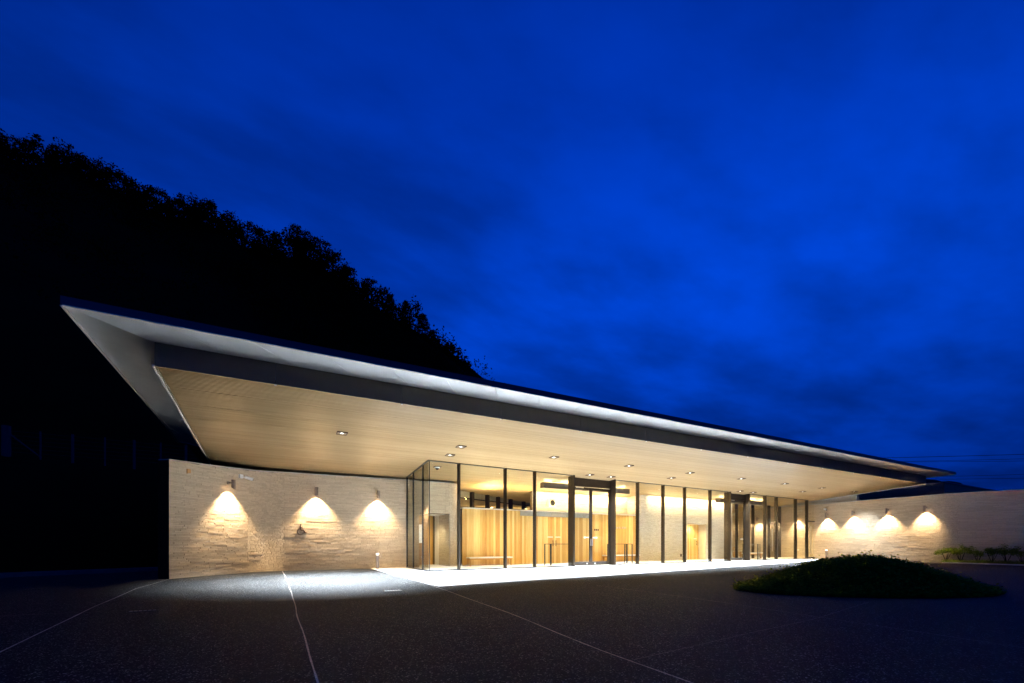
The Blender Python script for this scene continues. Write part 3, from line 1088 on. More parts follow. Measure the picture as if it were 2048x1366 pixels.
# wood wall
ww = thing('wood_wall', 'long low wall of vertical cedar planks across the back of the lobby', 'wall', (7.85, 19.2, 0))
mb = MB()
mb.box(7.86, 19.0, 19.24, 19.5, .01, 2.74)
mb.build('wall_core', M['core'], ww)
x = 7.85
while x < 19.02:
    w = .118
    top = 2.74 if (x < 11.02 or x > 15.5) else 2.50
    if not (12.08 < x + w / 2 < 14.15):
        mb = MB()
        y0 = 19.2 + rnd.uniform(-.0015, .0015) + (0 if (x < 11.02 or x > 15.5) else .02)
        mb.box(x, x + w - .003, y0, y0 + .022, .03, top)
        mb.build('plank', M['plank'], ww)
    x += w
for i in range(2):
    mb = MB()
    a = 12.1 + i * 1.03
    mb.box(a, a + 1.024, 19.222, 19.25, .02, 2.495)
    dl = mb.build('door', M['plank'], ww)
    for q in range(8):
        mb = MB()
        mb.box(a + .003 + q * .1275, a + .126 + q * .1275, 19.214, 19.2215, .03, 2.49)
        mb.build('plank', M['plank'], dl)
    hx_ = a + .93 if i == 0 else a + .09
    mb = MB()
    mb.tube((hx_, 19.17, .93), (hx_, 19.17, 1.25), .016)
    mb.tube((hx_, 19.17, .98), (hx_, 19.212, .98), .01)
    mb.tube((hx_, 19.17, 1.2), (hx_, 19.212, 1.2), .01)
    mb.build('handle', M['brown'], dl)
    for q in range(4):
        mb = MB()
        c = (a + .90 - q * .085) if i == 0 else (a + .12 + q * .085)
        mb.box(c - .032, c + .032, 19.209, 19.2135, 1.40, 1.445)
        mb.build('sticker', M['sticker'], dl)
mb = MB()
mb.box(11.02, 15.5, 19.16, 19.235, 2.505, 2.745)
mb.build('lintel', M['grey'], ww)
mb = MB()
mb.box(7.84, 19.03, 19.14, 19.9, 2.75, 2.80)
mb.build('cap', M['trim'], ww)
# raised marks on the planks (too small to read in the photograph)
for q, (dx, w, h_) in enumerate(((0, .05, .09), (.12, .06, .09), (.25, .04, .10), (.36, .05, .08), (.50, .08, .11), (.64, .07, .11), (.76, .03, .11))):
    mb = MB()
    mb.box(17.45 + dx, 17.45 + dx + w, 19.185, 19.197, 1.95, 1.95 + h_)
    mb.build('wall_letter', M['steel'], ww)
for q in range(3):
    mb = MB()
    mb.box(15.85 + q * .12, 15.93 + q * .12, 19.185, 19.197, 1.80, 1.90)
    mb.build('wall_letter', M['brown'], ww)
# pale stone above and beside the wood
us = thing('stone_wall', 'pale stone upper wall washed from above behind the cedar wall', 'wall', (12.3, 20, 2.8))
stone_wall(us, Path2([(12.25, 20.0), (19.2, 20.0)]), lambda s: 3.93, M['stone_in'], thick=.2, z0=2.8, seed=21, length=(.25, .6), prot=(.001, .02), coping=False)
PD = Path2([(19.12, 23.5), (19.12, 19.6)] + arc_pts((19.12, 19.6), (19.12, 19.02), (19.7, 19.0), 5)[1:] + [(27.6, 18.95)] + arc_pts((27.6, 18.95), (28.15, 18.95), (28.15, 19.5), 5)[1:] + [(28.15, 25.5)])
sd0, sd1 = s_at_x(Path2([(0, 0), (1, 0)]), 0), 0
sdx = lambda x: min((abs(PD.at(4.2 + i * .02)[0].x - x), 4.2 + i * .02) for i in range(430))[1]
dwall = thing('stone_wall', 'tall pale split stone wall with a deep doorway behind the middle windows', 'wall', (20, 19, 0))
stone_wall(dwall, PD, lambda s: ceil_z(*PD.at(s)[0]) - .004 if True else 0, M['stone_in'], thick=.5, seed=31, length=(.2, .55), short=((0, 4.3), (sdx(19.4), sdx(20.9)), (sdx(27.45), 99)), short_len=(.1, .18), prot=(.002, .022), holes=((sdx(23.3), sdx(25.12), 2.36),), coping=False)
# doorway in it
dd = thing('wood_door', 'tall yellow wood door in the deep doorway of the pale stone wall', 'door', (24.2, 19.53, 0))
for q in range(15):
    mb = MB()
    mb.box(23.30 + q * .118, 23.414 + q * .118, 19.53, 19.57, .02, 2.355)
    mb.build('plank', M['plank'], dd)
mb = MB()
mb.box(24.83, 24.86, 19.46, 19.48, .95, 1.28)
mb.box(24.835, 24.855, 19.48, 19.528, 1.0, 1.03)
mb.box(24.835, 24.855, 19.48, 19.528, 1.2, 1.23)
mb.build('handle', M['brown'], dd)
mb = MB()
mb.box(24.6, 24.85, 19.522, 19.529, 1.38, 1.42)
mb.build('sticker', M['sticker'], dd)
mb = MB()
mb.box(25.075, 25.14, 18.985, 19.6, .012, 2.355)
mb.box(23.2, 25.06, 18.99, 19.6, 2.345, 2.358)
mb.build('door_reveal', M['plaster'], dwall)
mb = MB()
mb.box(22.58, 22.70, 18.905, 18.93, .25, .42)
mb.build('switch_plate', M['brown'], dwall)

# clerestory partition
A0, B0 = Vector((8.57, 21.06)), Vector((14.51, 23.62))
CL = (B0 - A0).length
cd = (B0 - A0).normalized()
cn = Vector((-cd.y, cd.x))
def CF(k, n, z):
    p = A0 + cd * k + cn * n
    return (p.x, p.y, z)
cz = lambda k, n: ceil_z(*CF(k, n, 0)[:2])
cs = thing('clerestory_window', 'slanting interior glass screen with dark posts above the cedar wall', 'window', CF(0, 0, 0))
kk = [-.5, .81, 2.05, 2.99, 4.16, 5.47, 6.41]
for k in kk:
    mb = MB()
    mb.fbox(CF, k - .09, k + .09, -.08, .10, .012, lambda a, b: cz(a, b) - .004)
    mb.build('post', M['bronze'], cs)
for a, b in zip(kk, kk[1:]):
    mb = MB()
    mb.fbox(CF, a + .09, b - .09, 0, .012, .02, lambda p, q: cz(p, q) - .01)
    mb.build('window_pane', M['glass'], cs)
mb = MB()
mb.fbox(CF, -.5, 6.4, .12, .16, 3.50, lambda p, q: cz(p, q) - .004)
mb.build('bulkhead', M['grey'], cs)
mb = MB()
mb.fbox(CF, -.5, 6.4, .10, .119, 3.44, 3.50)
mb.build('transom', M['bronze'], cs)
bw = thing('stone_wall', 'pale stone wall of the back room seen through the slanting glass screen', 'wall', (10, 26.5, 0))
stone_wall(bw, Path2([(5.2, 26.0), (28.0, 26.5)]), lambda s: 3.3, M['stone_in'], thick=.2, seed=41, length=(.4, .9), prot=(.001, .012), coping=False, course=.1)

# right hand glass partition
gp = thing('glass_partition', 'inner glass partition with bronze posts and a door at the right end', 'partition', (30.9, 19.4, 0))
for x in (29.0, 30.9, 32.9, 34.3):
    mb = MB()
    mb.box(x - .03, x + .03, 19.3, 19.5, .012, ceil_z(x, 19.4) - .004)
    mb.build('post', M['bronze'], gp)
for a, b in ((28.2, 28.97), (29.03, 30.87), (30.93, 32.87)):
    mb = MB()
    mb.box(a, b, 19.39, 19.402, .02, 3.9)
    mb.build('window_pane', M['glass'], gp)
mb = MB()
mb.box(32.93, 34.27, 19.37, 19.42, 2.5, 2.72)
mb.box(32.93, 33.0, 19.37, 19.42, .02, 2.495)
mb.box(34.2, 34.27, 19.37, 19.42, .02, 2.495)
gd = mb.build('door', M['bronze'], gp)
mb = MB()
mb.box(33.0, 34.2, 19.39, 19.402, .03, 2.49)
mb.build('door_pane', M['gtint'], gd)
mb = MB()
mb.tube((33.15, 19.3, .5), (33.15, 19.3, 2.2), .018)
mb.build('handle', M['steel'], gd)

# ------------------------------------------------------------------ furniture
def bench(name, x0, x1, y, label, z=.43):
    t = thing(name, label, 'bench', ((x0 + x1) / 2, y, 0), 'padded benches in the lobby')
    mb = MB()
    mb.box(x0, x1, y - .2, y + .2, z - .06, z)
    mb.build('seat_pad', M['seat'], t)
    mb = MB()
    mb.box(x0 + .03, x1 - .03, y - .18, y + .18, z - .12, z - .062)
    mb.build('seat_frame', M['orange'], t)
    for x in (x0 + .04, x1 - .1):
        for yy in (y - .18, y + .12):
            mb = MB()
            mb.box(x, x + .06, yy, yy + .06, .012, z - .121)
            mb.build('leg', M['orange'], t)
    return t
bench('bench', 7.98, 10.3, 18.85, 'white padded wooden bench against the cedar wall, left of the entrance')
bench('bench', 16.3, 18.85, 18.85, 'white padded wooden bench against the cedar wall, right of the entrance')
bench('bench', 29.1, 31.4, 18.9, 'white padded bench by the inner glass partition at the right end')
def barrier(x0, x1, y, label, legs, rot=0):
    t = thing('door_barrier', label, 'barrier', (x0, y, 0), 'thin black tube barriers beside the doors')
    mb = MB()
    mb.box(x0, x1, y - .012, y + .012, 1.035, 1.06)
    mb.build('top_rail', M['black'], t)
    for x in legs:
        w = .02 if x != legs[1] else .032
        mb = MB()
        mb.box(x - w, x + w, y - w, y + w, .012, 1.034)
        mb.build('leg', M['black'], t)
barrier(11.30, 12.75, 17.35, 'black tube barrier inside the glass left of the main entrance', (11.32, 11.66, 12.73))
barrier(15.2, 16.95, 17.35, 'black tube barrier inside the glass right of the main entrance', (16.93, 16.55, 16.40, 15.22))
barrier(27.1, 29.0, 17.7, 'black tube barrier inside the glass right of the second entrance', (28.98, 28.75, 27.12))
# chairs and table seen through the second entrance
def chair(x, y, rz, label):
    t = thing('dining_chair', label, 'chair', (0, 0, 0), 'orange wooden chairs behind the second entrance')
    for (a, b, h_) in ((-.2, -.2, .42), (.2, -.2, .42), (-.2, .2, .8), (.2, .2, .8)):
        mb = MB()
        mb.tube((a, b, .012), (a, b * 1.05, h_), .022, .018, 8)
        mb.build('leg', M['orange'], t)
    mb = MB()
    mb.box(-.23, .23, -.23, .2, .425, .465)
    mb.build('seat', M['orange'], t)
    mb = MB()
    mb.box(-.22, .22, .2, .235, .60, .80)
    mb.build('backrest', M['orange'], t)
    t.location = (x, y, 0)
    t.rotation_euler.z = rz
    return t
chair(30.9, 20.8, 1.3, 'orange wooden chair left of the low table behind the second entrance')
chair(32.2, 21.5, -.3, 'orange wooden chair behind the low table near the second entrance')
tb = thing('low_table', 'pale topped wooden table between orange chairs behind the second entrance', 'table', (31.7, 20.9, 0))
mb = MB()
mb.box(31.15, 32.3, 20.5, 21.15, .48, .52)
mb.build('table_top', M['white'], tb)
for x in (31.18, 32.2):
    for y in (20.53, 21.06):
        mb = MB()
        mb.box(x, x + .06, y, y + .06, .012, .479)
        mb.build('leg', M['orange'], tb)

# long boxes hung behind the doors
def hung_box(x0, x1, y, z0, z1, label):
    t = thing('air_curtain', label, 'air curtain', ((x0 + x1) / 2, y, z1), 'long bronze boxes hung behind the doors')
    mb = MB()
    mb.box(x0, x1, y, y + .32, z0, z1)
    mb.build('casing', M['boxpaint'], t)
    for a in (.15, .5, .85):
        x = x0 + (x1 - x0) * a
        mb = MB()
        mb.box(x - .3, x + .3, y + .1, y + .22, z1 + .001, z1 + .06)
        mb.build('bracket', M['grey'], t)
        mb = MB()
        mb.tube((x, y + .16, z1 + .055), (x, y + .16, ceil_z(x, y + .16) - .001), .015)
        mb.build('hanger', M['grey'], t)
hung_box(11.36, 16.9, 17.5, 3.76, 4.03, 'long dark box hung from the ceiling behind the main entrance')
hung_box(24.9, 29.9, 17.8, 3.72, 3.98, 'long dark box hung from the ceiling behind the second entrance')
sp = thing('wall_speaker', 'square white box speaker with dark oval hole on the pale stone above the doors', 'speaker', (13.3, 19.9, 3.3))
mb = MB()
mb.box(13.15, 13.6, 19.72, 19.96, 3.08, 3.52)
mb.build('casing', M['plaster'], sp)
mb = MB()
mb.tube((13.375, 19.70, 3.3), (13.375, 19.719, 3.3), .15, .16, 24)
mb.build('speaker_cone', M['black'], sp)
dc = thing('dome_camera', 'small dome camera on a square plate under the lobby ceiling corner', 'camera', (5.8, 16.85, ceil_z(5.8, 16.85)))
zc = ceil_z(5.8, 16.85)
mb = MB()
mb.box(5.66, 5.94, 16.72, 16.98, zc - .03, zc - .012)
mb.build('plate', M['brown'], dc)
bm = bmesh.new()
bmesh.ops.create_uvsphere(bm, u_segments=16, v_segments=8, radius=.075)
me = bpy.data.meshes.new('dome')
bm.to_mesh(me)
bm.free()
me.materials.append(M['black'])
o = bpy.data.objects.new('dome', me)
o.location = (5.8, 16.85, zc - .07)
C.objects.link(o)
adopt(o, dc)
mb = MB()
mb.tube((5.8, 16.85, zc - .075), (5.8, 16.85, zc - .03), .1, .11, 18)
mb.build('collar', M['white'], dc)

# ------------------------------------------------------------------ lamps under the canopy
COOL = (.76, .87, 1.0)
WARM = (1.0, .76, .48)
ROOM = (1.0, .79, .42)
P_DOWN, P_SCONCE = 8300, 1100
outer = [(1.81, 14.03), (5.67, 13.99), (9.53, 13.96), (13.4, 13.92), (17.25, 13.90), (21.1, 13.87), (24.97, 13.85), (28.81, 13.82), (32.61, 13.77)]
inner = [(5.69, 15.11), (12.85, 15.89), (14.12, 15.87), (17.29, 15.04), (24.52, 16.19), (25.83, 16.22), (28.91, 14.96)]
def downlight_proto():
    z = 0
    t = thing('downlight', 'x', 'ceiling light', (0, 0, 0), 'square downlights in the canopy soffit')
    w, b = .15, .02
    mb = MB()
    mb.box(-w, w, -w, -w + b, -.024, .02)
    mb.box(-w, w, w - b, w, -.03, .02)
    mb.box(-w, -w + b, -w + b, w - b, -.026, .02)
    mb.box(w - b, w, -w + b, w - b, -.026, .02)
    mb.build('bezel', M['brown'], t)
    mb = MB()
    mb.box(-w + b, w - b, -w + b, w - b, -.006, .02)
    rf = mb.build('reflector', M['lamp'], t)
    mb = MB()
    mb.tube((0, 0, -.0075), (0, 0, -.014), .042, .042, 16)
    mb.build('lens', M['lens'], t)
    return t
dp = downlight_proto()
plw = ['over the asphalt left of the glass', 'above the glass corner', 'second bay', 'left of the main entrance', 'right of the main entrance', 'above the middle windows', 'above the second entrance', 'right of the second entrance', 'at the far right end']
spots = [('outer', i, p) for i, p in enumerate(outer)] + [('inner', i, p) for i, p in enumerate(inner)]
inlab = ['nearest the glass corner', 'left one above the main entrance doors', 'right one above the main entrance doors', 'near the middle windows', 'left one above the second entrance doors', 'right one above the second entrance doors', 'near the right end windows']
for n_, (row_, i, (x, y)) in enumerate(spots):
    if row_ == 'outer':
        lab = 'square soffit downlight, %s of nine in the outer row counted from the left' % ordn[i]
    else:
        lab = 'square soffit downlight close to the glass, %s' % inlab[i]
    z = ceil_z(x, y)
    t = dp if n_ == 0 else copy_tree(dp, (x, y, z))
    t.location = (x, y, z)
    t['label'] = lab
    e = P_DOWN * ((3.8 if i == 0 else (.20 if i == 8 else 1.0)) if row_ == 'outer' else .18)
    lamp('downlight_lamp', 'SPOT', (x, y, z - .035), e, COOL, None, spot_size=R(92 if i or row_ == 'inner' else 104), spot_blend=(.85 if i or row_ == 'inner' else 1.0), shadow_soft_size=.06)
# last outer downlight throws the cold pool between the second and third wall lamps
# ------------------------------------------------------------------ wall lamps
def sconce_proto():
    t = thing('wall_lamp', 'x', 'wall lamp', (0, 0, 0), 'cylindrical wall lamps on the stone walls')
    # local: wall plane at y=0, room side is -y
    mb = MB()
    mb.tube((0, -.002, 0), (0, -.03, 0), .06, .06, 16)
    mb.build('wall_plate', M['lamp'], t)
    mb = MB()
    mb.tube((0, -.03, 0), (0, -.17, 0), .022, .022, 10)
    mb.build('arm', M['lamp'], t)
    mb = MB()
    mb.tube((0, -.22, -.045), (0, -.22, .10), .066, .066, 24)
    mb.build('upper_body', M['lamp'], t)
    mb = MB()
    n = 24
    vs_ = []
    for zz, rr in ((-.052, .066), (-.19, .066), (-.19, .058), (-.09, .058)):
        for q in range(n):
            a = 2 * math.pi * q / n
            slant = 0 if zz > -.1 else .05 * math.sin(a) * (1 if zz < -.1 else 0)
            vs_.append((math.cos(a) * rr, -.22 + math.sin(a) * rr, zz + (slant if zz == -.19 else 0)))
    fs = []
    for k in range(3):
        for q in range(n):
            fs.append((k * n + q, k * n + (q + 1) % n, (k + 1) * n + (q + 1) % n, (k + 1) * n + q))
    fs.append(tuple(range(n)))
    mb.add(vs_, fs)
    mb.build('lower_shade', M['lamp'], t)
    mb = MB()
    mb.tube((0, -.22, -.085), (0, -.22, -.10), .056, .056, 16)
    mb.build('lens', M['lens_warm'], t)
    return t
spr = sconce_proto()
def wall_rot(d):
    return math.atan2(d[1], d[0])
SC = [((-1.42, 17.98), (-.9 + 1.72, 18.68 - 17.63), 3.18, 'warm cylindrical wall lamp nearest the left end of the curved stone wall'),
      ((1.49, 19.19), (1, -.02), 3.22, 'warm cylindrical wall lamp in the middle of the left stone wall'),
      ((3.9, 19.14), (1, 0), 3.22, 'warm cylindrical wall lamp on the left stone wall next to the glass'),
      ((34.04, 15.94), (-.11, -1), 3.12, 'wall lamp on the right stone wall closest to the glass'),
      ((33.86, 14.28), (-.11, -1), 3.16, 'wall lamp on the right stone wall, second from the glass'),
      ((33.65, 12.39), (-.11, -1), 3.18, 'wall lamp on the right stone wall, third from the glass'),
      ((33.45, 10.52), (-.11, -1), 3.19, 'wall lamp on the right stone wall beside its corner, above the first shrub'),
      ((34.28, 18.06), (-.07, -1), 3.12, 'wall lamp inside the glass at the right end'),
      ((34.43, 21.11), (-.04, -1), 3.12, 'wall lamp inside the room behind the glass partition')]
for i, (p, d, z, lab) in enumerate(SC):
    rz = wall_rot(d)
    t = spr if i == 0 else copy_tree(spr, (0, 0, 0))
    # room side is the right-hand side of the direction of walk, i.e. local -y
    L = math.hypot(*d)
    off = .02
    px, py = p[0] + d[1] / L * off, p[1] - d[0] / L * off
    t.location = (px, py, z)
    t.rotation_euler.z = rz
    t['label'] = lab
    lx, ly = px + d[1] / L * .22, py - d[0] / L * .22
    k = 1.0 if i < 3 else .9
    if i > 6:
        k = .6
    lamp('wall_lamp_light', 'SPOT', (lx, ly, z - .13), P_SCONCE * k, WARM, None, spot_size=R(100), spot_blend=.7, shadow_soft_size=.03, rot=(R(4), 0, rz))

# bollards
def bollard(x, y, rz, label):
    t = thing('bollard_light', label, 'bollard', (0, 0, 0), 'low bollard lights at the foot of the stone walls')
    mb = MB()
    mb.box(-.055, .055, -.055, .055, .005, .58)
    mb.build('post', M['lamp'], t)
    mb = MB()
    mb.box(-.05, .05, -.05, .05, .581, .66)
    mb.build('light_head', M['bollard_lens'], t)
    mb = MB()
    mb.box(-.055, .055, -.055, .055, .661, .69)
    mb.build('cap', M['lamp'], t)
    t.location = (x, y, 0)
    t.rotation_euler.z = rz
    return t
bollard(3.84, 18.82, 0, 'low square bollard light below the third lamp of the left wall')
bollard(33.85, 15.95, .1, 'low square bollard light at the right stone wall beside the side door')

# cctv
def cctv(x, y, z, rz, label):
    t = thing('security_camera', label, 'camera', (0, 0, 0), 'white bullet cameras on the stone walls')
    mb = MB()
    mb.box(-.07, .07, -.07, -.002, -.06, .07)
    mb.build('mount', M['white'], t)
    mb = MB()
    mb.tube((0, -.06, -.01), (.14, -.16, -.02), .02)
    mb.build('arm', M['white'], t)
    mb = MB()
    mb.tube((.08, -.13, -.01), (.26, -.30, -.08), .05, .06, 16)
    mb.build('body', M['white'], t)
    mb = MB()
    mb.tube((.262, -.302, -.0805), (.268, -.308, -.083), .043, .043, 16)
    mb.build('lens', M['black'], t)
    t.location = (x, y, z)
    t.rotation_euler.z = rz
cctv(-1.07, 18.37, 3.48, wall_rot((.82, 1.05)), 'white bullet security camera right of the first lamp on the left wall')
cctv(34.03, 16.1, 3.5, wall_rot((-.11, -1)), 'white security camera on the right stone wall beside the glass')
mb = MB()
a = wall_rot((1.04, 1.31))
o = thing('wall_tile', 'small square orange tile high on the left end of the stone wall', 'sign', (-2.36, 16.80, 3.35))
mb.box(-.06, .06, -.035, -.003, -.07, .05)
ti = mb.build('tile', M['tile'])
ti.parent = o
o.rotation_euler.z = a
mb = MB()
mb.hexa([(-.06, -.035, -.10), (-.02, -.035, -.072), (-.02, -.003, -.072), (-.06, -.003, -.10), (-.06, -.035, -.071), (-.02, -.035, -.071), (-.02, -.003, -.071), (-.06, -.003, -.071)])
o2 = mb.build('tile_tail', M['tile'])
o2.parent = o

# wheelchair emblem on the left wall
em = thing('wheelchair_sign', 'dark bronze wheelchair symbol standing off the stone wall', 'sign', (.95, 19.18, 1.56))
def arc_tube(mb, cx, cz, r, a0, a1, rad, n=14, y=0):
    pts = [(cx + math.cos(a0 + (a1 - a0) * i / n) * r, y, cz + math.sin(a0 + (a1 - a0) * i / n) * r) for i in range(n + 1)]
    mb.path(pts, rad, 8)
mb = MB()
mb.tube((-.02, .012, .25), (-.02, -.012, .25), .032, .032, 16)
h1 = mb.build('head', M['brown']); h1.parent = em
mb = MB()
mb.tube((-.02, 0, .21), (-.03, 0, .06), .026, .03, 8)
mb.tube((-.03, 0, .05), (.09, 0, .05), .026, .024, 8)
mb.tube((.09, 0, .05), (.15, 0, -.07), .024, .022, 8)
mb.tube((.15, 0, -.07), (.20, 0, -.05), .018, .016, 8)
mb.tube((-.02, 0, .15), (.07, 0, .13), .018, .016, 8)
h2 = mb.build('figure', M['brown']); h2.parent = em
mb = MB()
arc_tube(mb, -.02, -.02, .115, 2.2, 6.0, .018)
h3 = mb.build('wheel', M['brown']); h3.parent = em
for p in ((-.03, .06), (.1, .04)):
    mb = MB()
    mb.tube((p[0], 0, p[1]), (p[0], .03, p[1]), .006)
    q = mb.build('standoff', M['brown']); q.parent = em

# ------------------------------------------------------------------ interior light
for (x0, x1, y, z, e) in ((12.4, 19.0, 19.78, 3.86, 140), (19.9, 27.6, 18.72, 3.93, 420)):
    L = x1 - x0
    o = lamp('cove_light', 'AREA', ((x0 + x1) / 2, y, z), e * 1.0, ROOM, None, shape='RECTANGLE', size=L, size_y=.06, rot=(R(18), 0, 0))
for i, (x, y) in enumerate(((9.0, 18.0), (10.6, 17.9), (13.2, 18.2), (16.6, 18.0), (18.2, 18.2))):
    lamp('lobby_fill', 'SPOT', (x, y, ceil_z(x, y) - .05), 900, ROOM, None, spot_size=R(84), spot_blend=1, shadow_soft_size=.08)  # unseen spots added to brighten the lobby and its floor bounce
for i, (x, y) in enumerate(((21.0, 17.7), (24.2, 17.7), (27.5, 17.8), (30.5, 18.0), (33.0, 18.1), (30.0, 22.5), (32.8, 22.5), (31.5, 24.5), (8.5, 23.5), (12.0, 24.5), (17, 24))):
    lamp('lobby_fill', 'SPOT', (x, y, ceil_z(x, y) - .05), 900, ROOM, None, spot_size=R(84), spot_blend=1, shadow_soft_size=.08)  # more added fill spots without fixtures, window bays and rear rooms
lamp('corridor_lamp', 'SPOT', (6.3, 20.2, 2.42), 160, ROOM, None, spot_size=R(140), spot_blend=.8, shadow_soft_size=.05)
lamp('doorway_lamp', 'SPOT', (24.1, 19.25, 2.33), 220, ROOM, None, spot_size=R(150), spot_blend=.8, shadow_soft_size=.05)
lamp('back_room_fill', 'AREA', (14, 25.6, 3.5), 500, ROOM, None, shape='RECTANGLE', size=16, size_y=.1, rot=(R(15), 0, 0))  # added fill without a fixture, keeps the back room from going dark
lamp('right_room_fill', 'AREA', (31.4, 26.6, 3.55), 300, ROOM, None, shape='RECTANGLE', size=5.5, size_y=.1, rot=(R(15), 0, 0))  # unseen area light added to brighten the room behind the partition
def uplight(x, y, z, w, label, sa=110):
    t = thing('uplight', label, 'uplight', (x, y, z), 'small uplights that light the lobby ceiling')
    mb = MB()
    mb.tube((x, y, z), (x, y, z + .09), .07, .08, 16)
    mb.build('casing', M['lamp'], t)
    mb = MB()
    mb.tube((x, y, z + .0905), (x, y, z + .096), .06, .06, 16)
    mb.build('lens', M['lens_warm'], t)
    lamp('uplight_lamp', 'SPOT', (x, y, z + .12), w, ROOM, t, spot_size=R(sa), spot_blend=.9, shadow_soft_size=.06, rot=(R(180), 0, 0))
uplight(9.6, 19.6, 2.802, 1000, 'small uplight on the cap of the cedar wall above the left bench')
uplight(11.6, 19.6, 2.802, 150, 'small uplight on the cap of the cedar wall at the step in its height')
uplight(17.3, 19.6, 2.802, 850, 'small uplight on the cap of the cedar wall above the right bench')
lamp('box_uplight', 'AREA', (14.1, 17.66, 4.045), 170, ROOM, None, shape='RECTANGLE', size=5.2, size_y=.2, rot=(R(180), 0, 0))
lamp('box_uplight', 'AREA', (27.4, 17.96, 3.995), 170, ROOM, None, shape='RECTANGLE', size=4.6, size_y=.2, rot=(R(180), 0, 0))
lamp('cap_fill', 'AREA', (13.4, 19.4, 2.815), 450, ROOM, None, shape='RECTANGLE', size=10.5, size_y=.06, rot=(R(180), 0, 0))  # strip without a fixture, added along the cap to lift the ceiling
# ------------------------------------------------------------------ planted mound
CMx, CMy = .4816 * 9.75 + .8765 * 7.85, .8765 * 9.75 - .4816 * 7.85
ra = Vector((.8765, -.4816))
rb = Vector((.4816, .8765))
MA, MBB = 2.8, 1.45
def mz(u, v):
    q = math.hypot(u, v)
    if q >= 1:
        return 0
    return .69 * (math.cos(q * math.pi / 2)) ** 1.35 * (1 + .05 * noise.noise(Vector((u * 3, v * 3, 0))))
mnd = thing('planted_mound', 'low elongated mound of dark ground cover rising from the forecourt', 'planting', (CMx, CMy, 0))
mb = MB()
NR, NS = 14, 56
vs_ = [(CMx, CMy, mz(0, 0))]
for i in range(1, NR + 1):
    q = i / NR
    for j in range(NS):
        a = 2 * math.pi * j / NS
        u, v = q * math.cos(a), q * math.sin(a)
        p = ra * (u * MA) + rb * (v * MBB)
        vs_.append((CMx + p.x, CMy + p.y, mz(u, v) if i < NR else -.01))
fs = [(0, 1 + j, 1 + (j + 1) % NS) for j in range(NS)]
for i in range(NR - 1):
    for j in range(NS):
        fs.append((1 + i * NS + j, 1 + (i + 1) * NS + j, 1 + (i + 1) * NS + (j + 1) % NS, 1 + i * NS + (j + 1) % NS))
mb.add(vs_, fs)
mb.build('soil', M['soil'], mnd, smooth=True)
def sprig(mb, base, h, n, leaf, r, spread=.5):
    d = Vector((r.gauss(0, spread), r.gauss(0, spread), 1)).normalized()
    for k in range(n):
        f = (k + 1) / n
        p = base + d * h * f
        a = k * 2.4 + r.uniform(-.4, .4)
        out = Vector((math.cos(a), math.sin(a), r.uniform(-.1, .7))).normalized()
        side = out.cross(d)
        if side.length < 1e-3:
            continue
        side.normalize()
        s = leaf * r.uniform(.7, 1.3)
        i = len(mb.v)
        mb.v += [tuple(p), tuple(p + out * s * .5 + side * s * .22), tuple(p + out * s), tuple(p + out * s * .5 - side * s * .22)]
        mb.f.append((i, i + 1, i + 2, i + 3))
r = random.Random(12)
mb = MB()
for q in range(9000):
    a = r.uniform(0, 6.283)
    qq = math.sqrt(r.uniform(0, 1)) * .985
    u, v = qq * math.cos(a), qq * math.sin(a)
    p = ra * (u * MA) + rb * (v * MBB)
    h_ = r.uniform(.05, .14) * (2.0 if r.random() < .06 else 1)
    sprig(mb, Vector((CMx + p.x, CMy + p.y, mz(u, v) - .01)), h_, r.randint(5, 8), .065, r)
tag(mb.build('ground_cover', M['cover'], mnd), kind='stuff')

# shrubs along the right wall
def shrub_mesh(seed):
    r = random.Random(seed)
    lm, sm = MB(), MB()
    for k in range(5):
        a = k * 1.26 + r.uniform(-.3, .3)
        e = Vector((math.cos(a) * .16, math.sin(a) * .16, .42))
        sm.tube((0, 0, 0), e, .012, .006, 5)
        for b in range(3):
            c = e + Vector((r.gauss(0, .09), r.gauss(0, .09), r.uniform(-.05, .17)))
            sm.tube(e, c, .006, .003, 4)
            for q in range(60):
                d = Vector((r.gauss(0, 1), r.gauss(0, 1), r.gauss(0, 1))).normalized() * r.uniform(.03, .12)
                leaf_quad(lm, c + d, .03, r)
    return lm.mesh('foliage', M['shrub']), sm.mesh('stems', M['bark'])
SH = [shrub_mesh(s) for s in (1, 2, 3)]
pos = [(33.02, 9.55), (32.95, 8.95), (33.0, 8.3), (33.1, 7.8), (33.2, 7.3), (33.3, 6.8), (33.4, 6.35), (33.5, 5.9), (33.65, 5.4), (33.8, 4.9)]
for i, (x, y) in enumerate(pos):
    t = thing('shrub', ('small leafy shrub lit by the last wall lamp, nearest the wall corner' if i == 0 else 'small shrub along the right stone wall, %s from the wall corner' % ordn[i]), 'shrub', (x, y, .04), 'small shrubs along the right wall')
    f, s = SH[i % 3]
    for nm, me in (('foliage', f), ('stems', s)):
        o = bpy.data.objects.new(nm, me)
        C.objects.link(o)
        o.parent = t
    t.rotation_euler.z = i * 1.7
    t.scale = [1.3 + .2 * math.sin(i * 2.1)] * 3
mb = MB()
bed = [(33.25, 9.75), (32.4, 9.45), (32.2, 8.0), (32.0, 6.4), (32.5, 2.0), (35.4, 2.0), (34.2, 6.9), (33.5, 9.0)]
mb.add([(x, y, .03) for x, y in bed], [tuple(range(len(bed)))])
tag(mb.build('planting_bed', M['soil']), kind='structure')
mb = MB()
for (a, b) in zip(bed[:4], bed[1:5]):
    A, B = Vector((*a, 0)), Vector((*b, 0))
    d = (B - A).normalized()
    p = Vector((d.y, -d.x, 0)) * .04
    up = Vector((0, 0, .05))
    mb.hexa([A - p, B - p, B + p, A + p, A - p + up, B - p + up, B + p + up, A + p + up])
tag(mb.build('bed_kerb', M['pavement']), kind='structure')
r = random.Random(5)
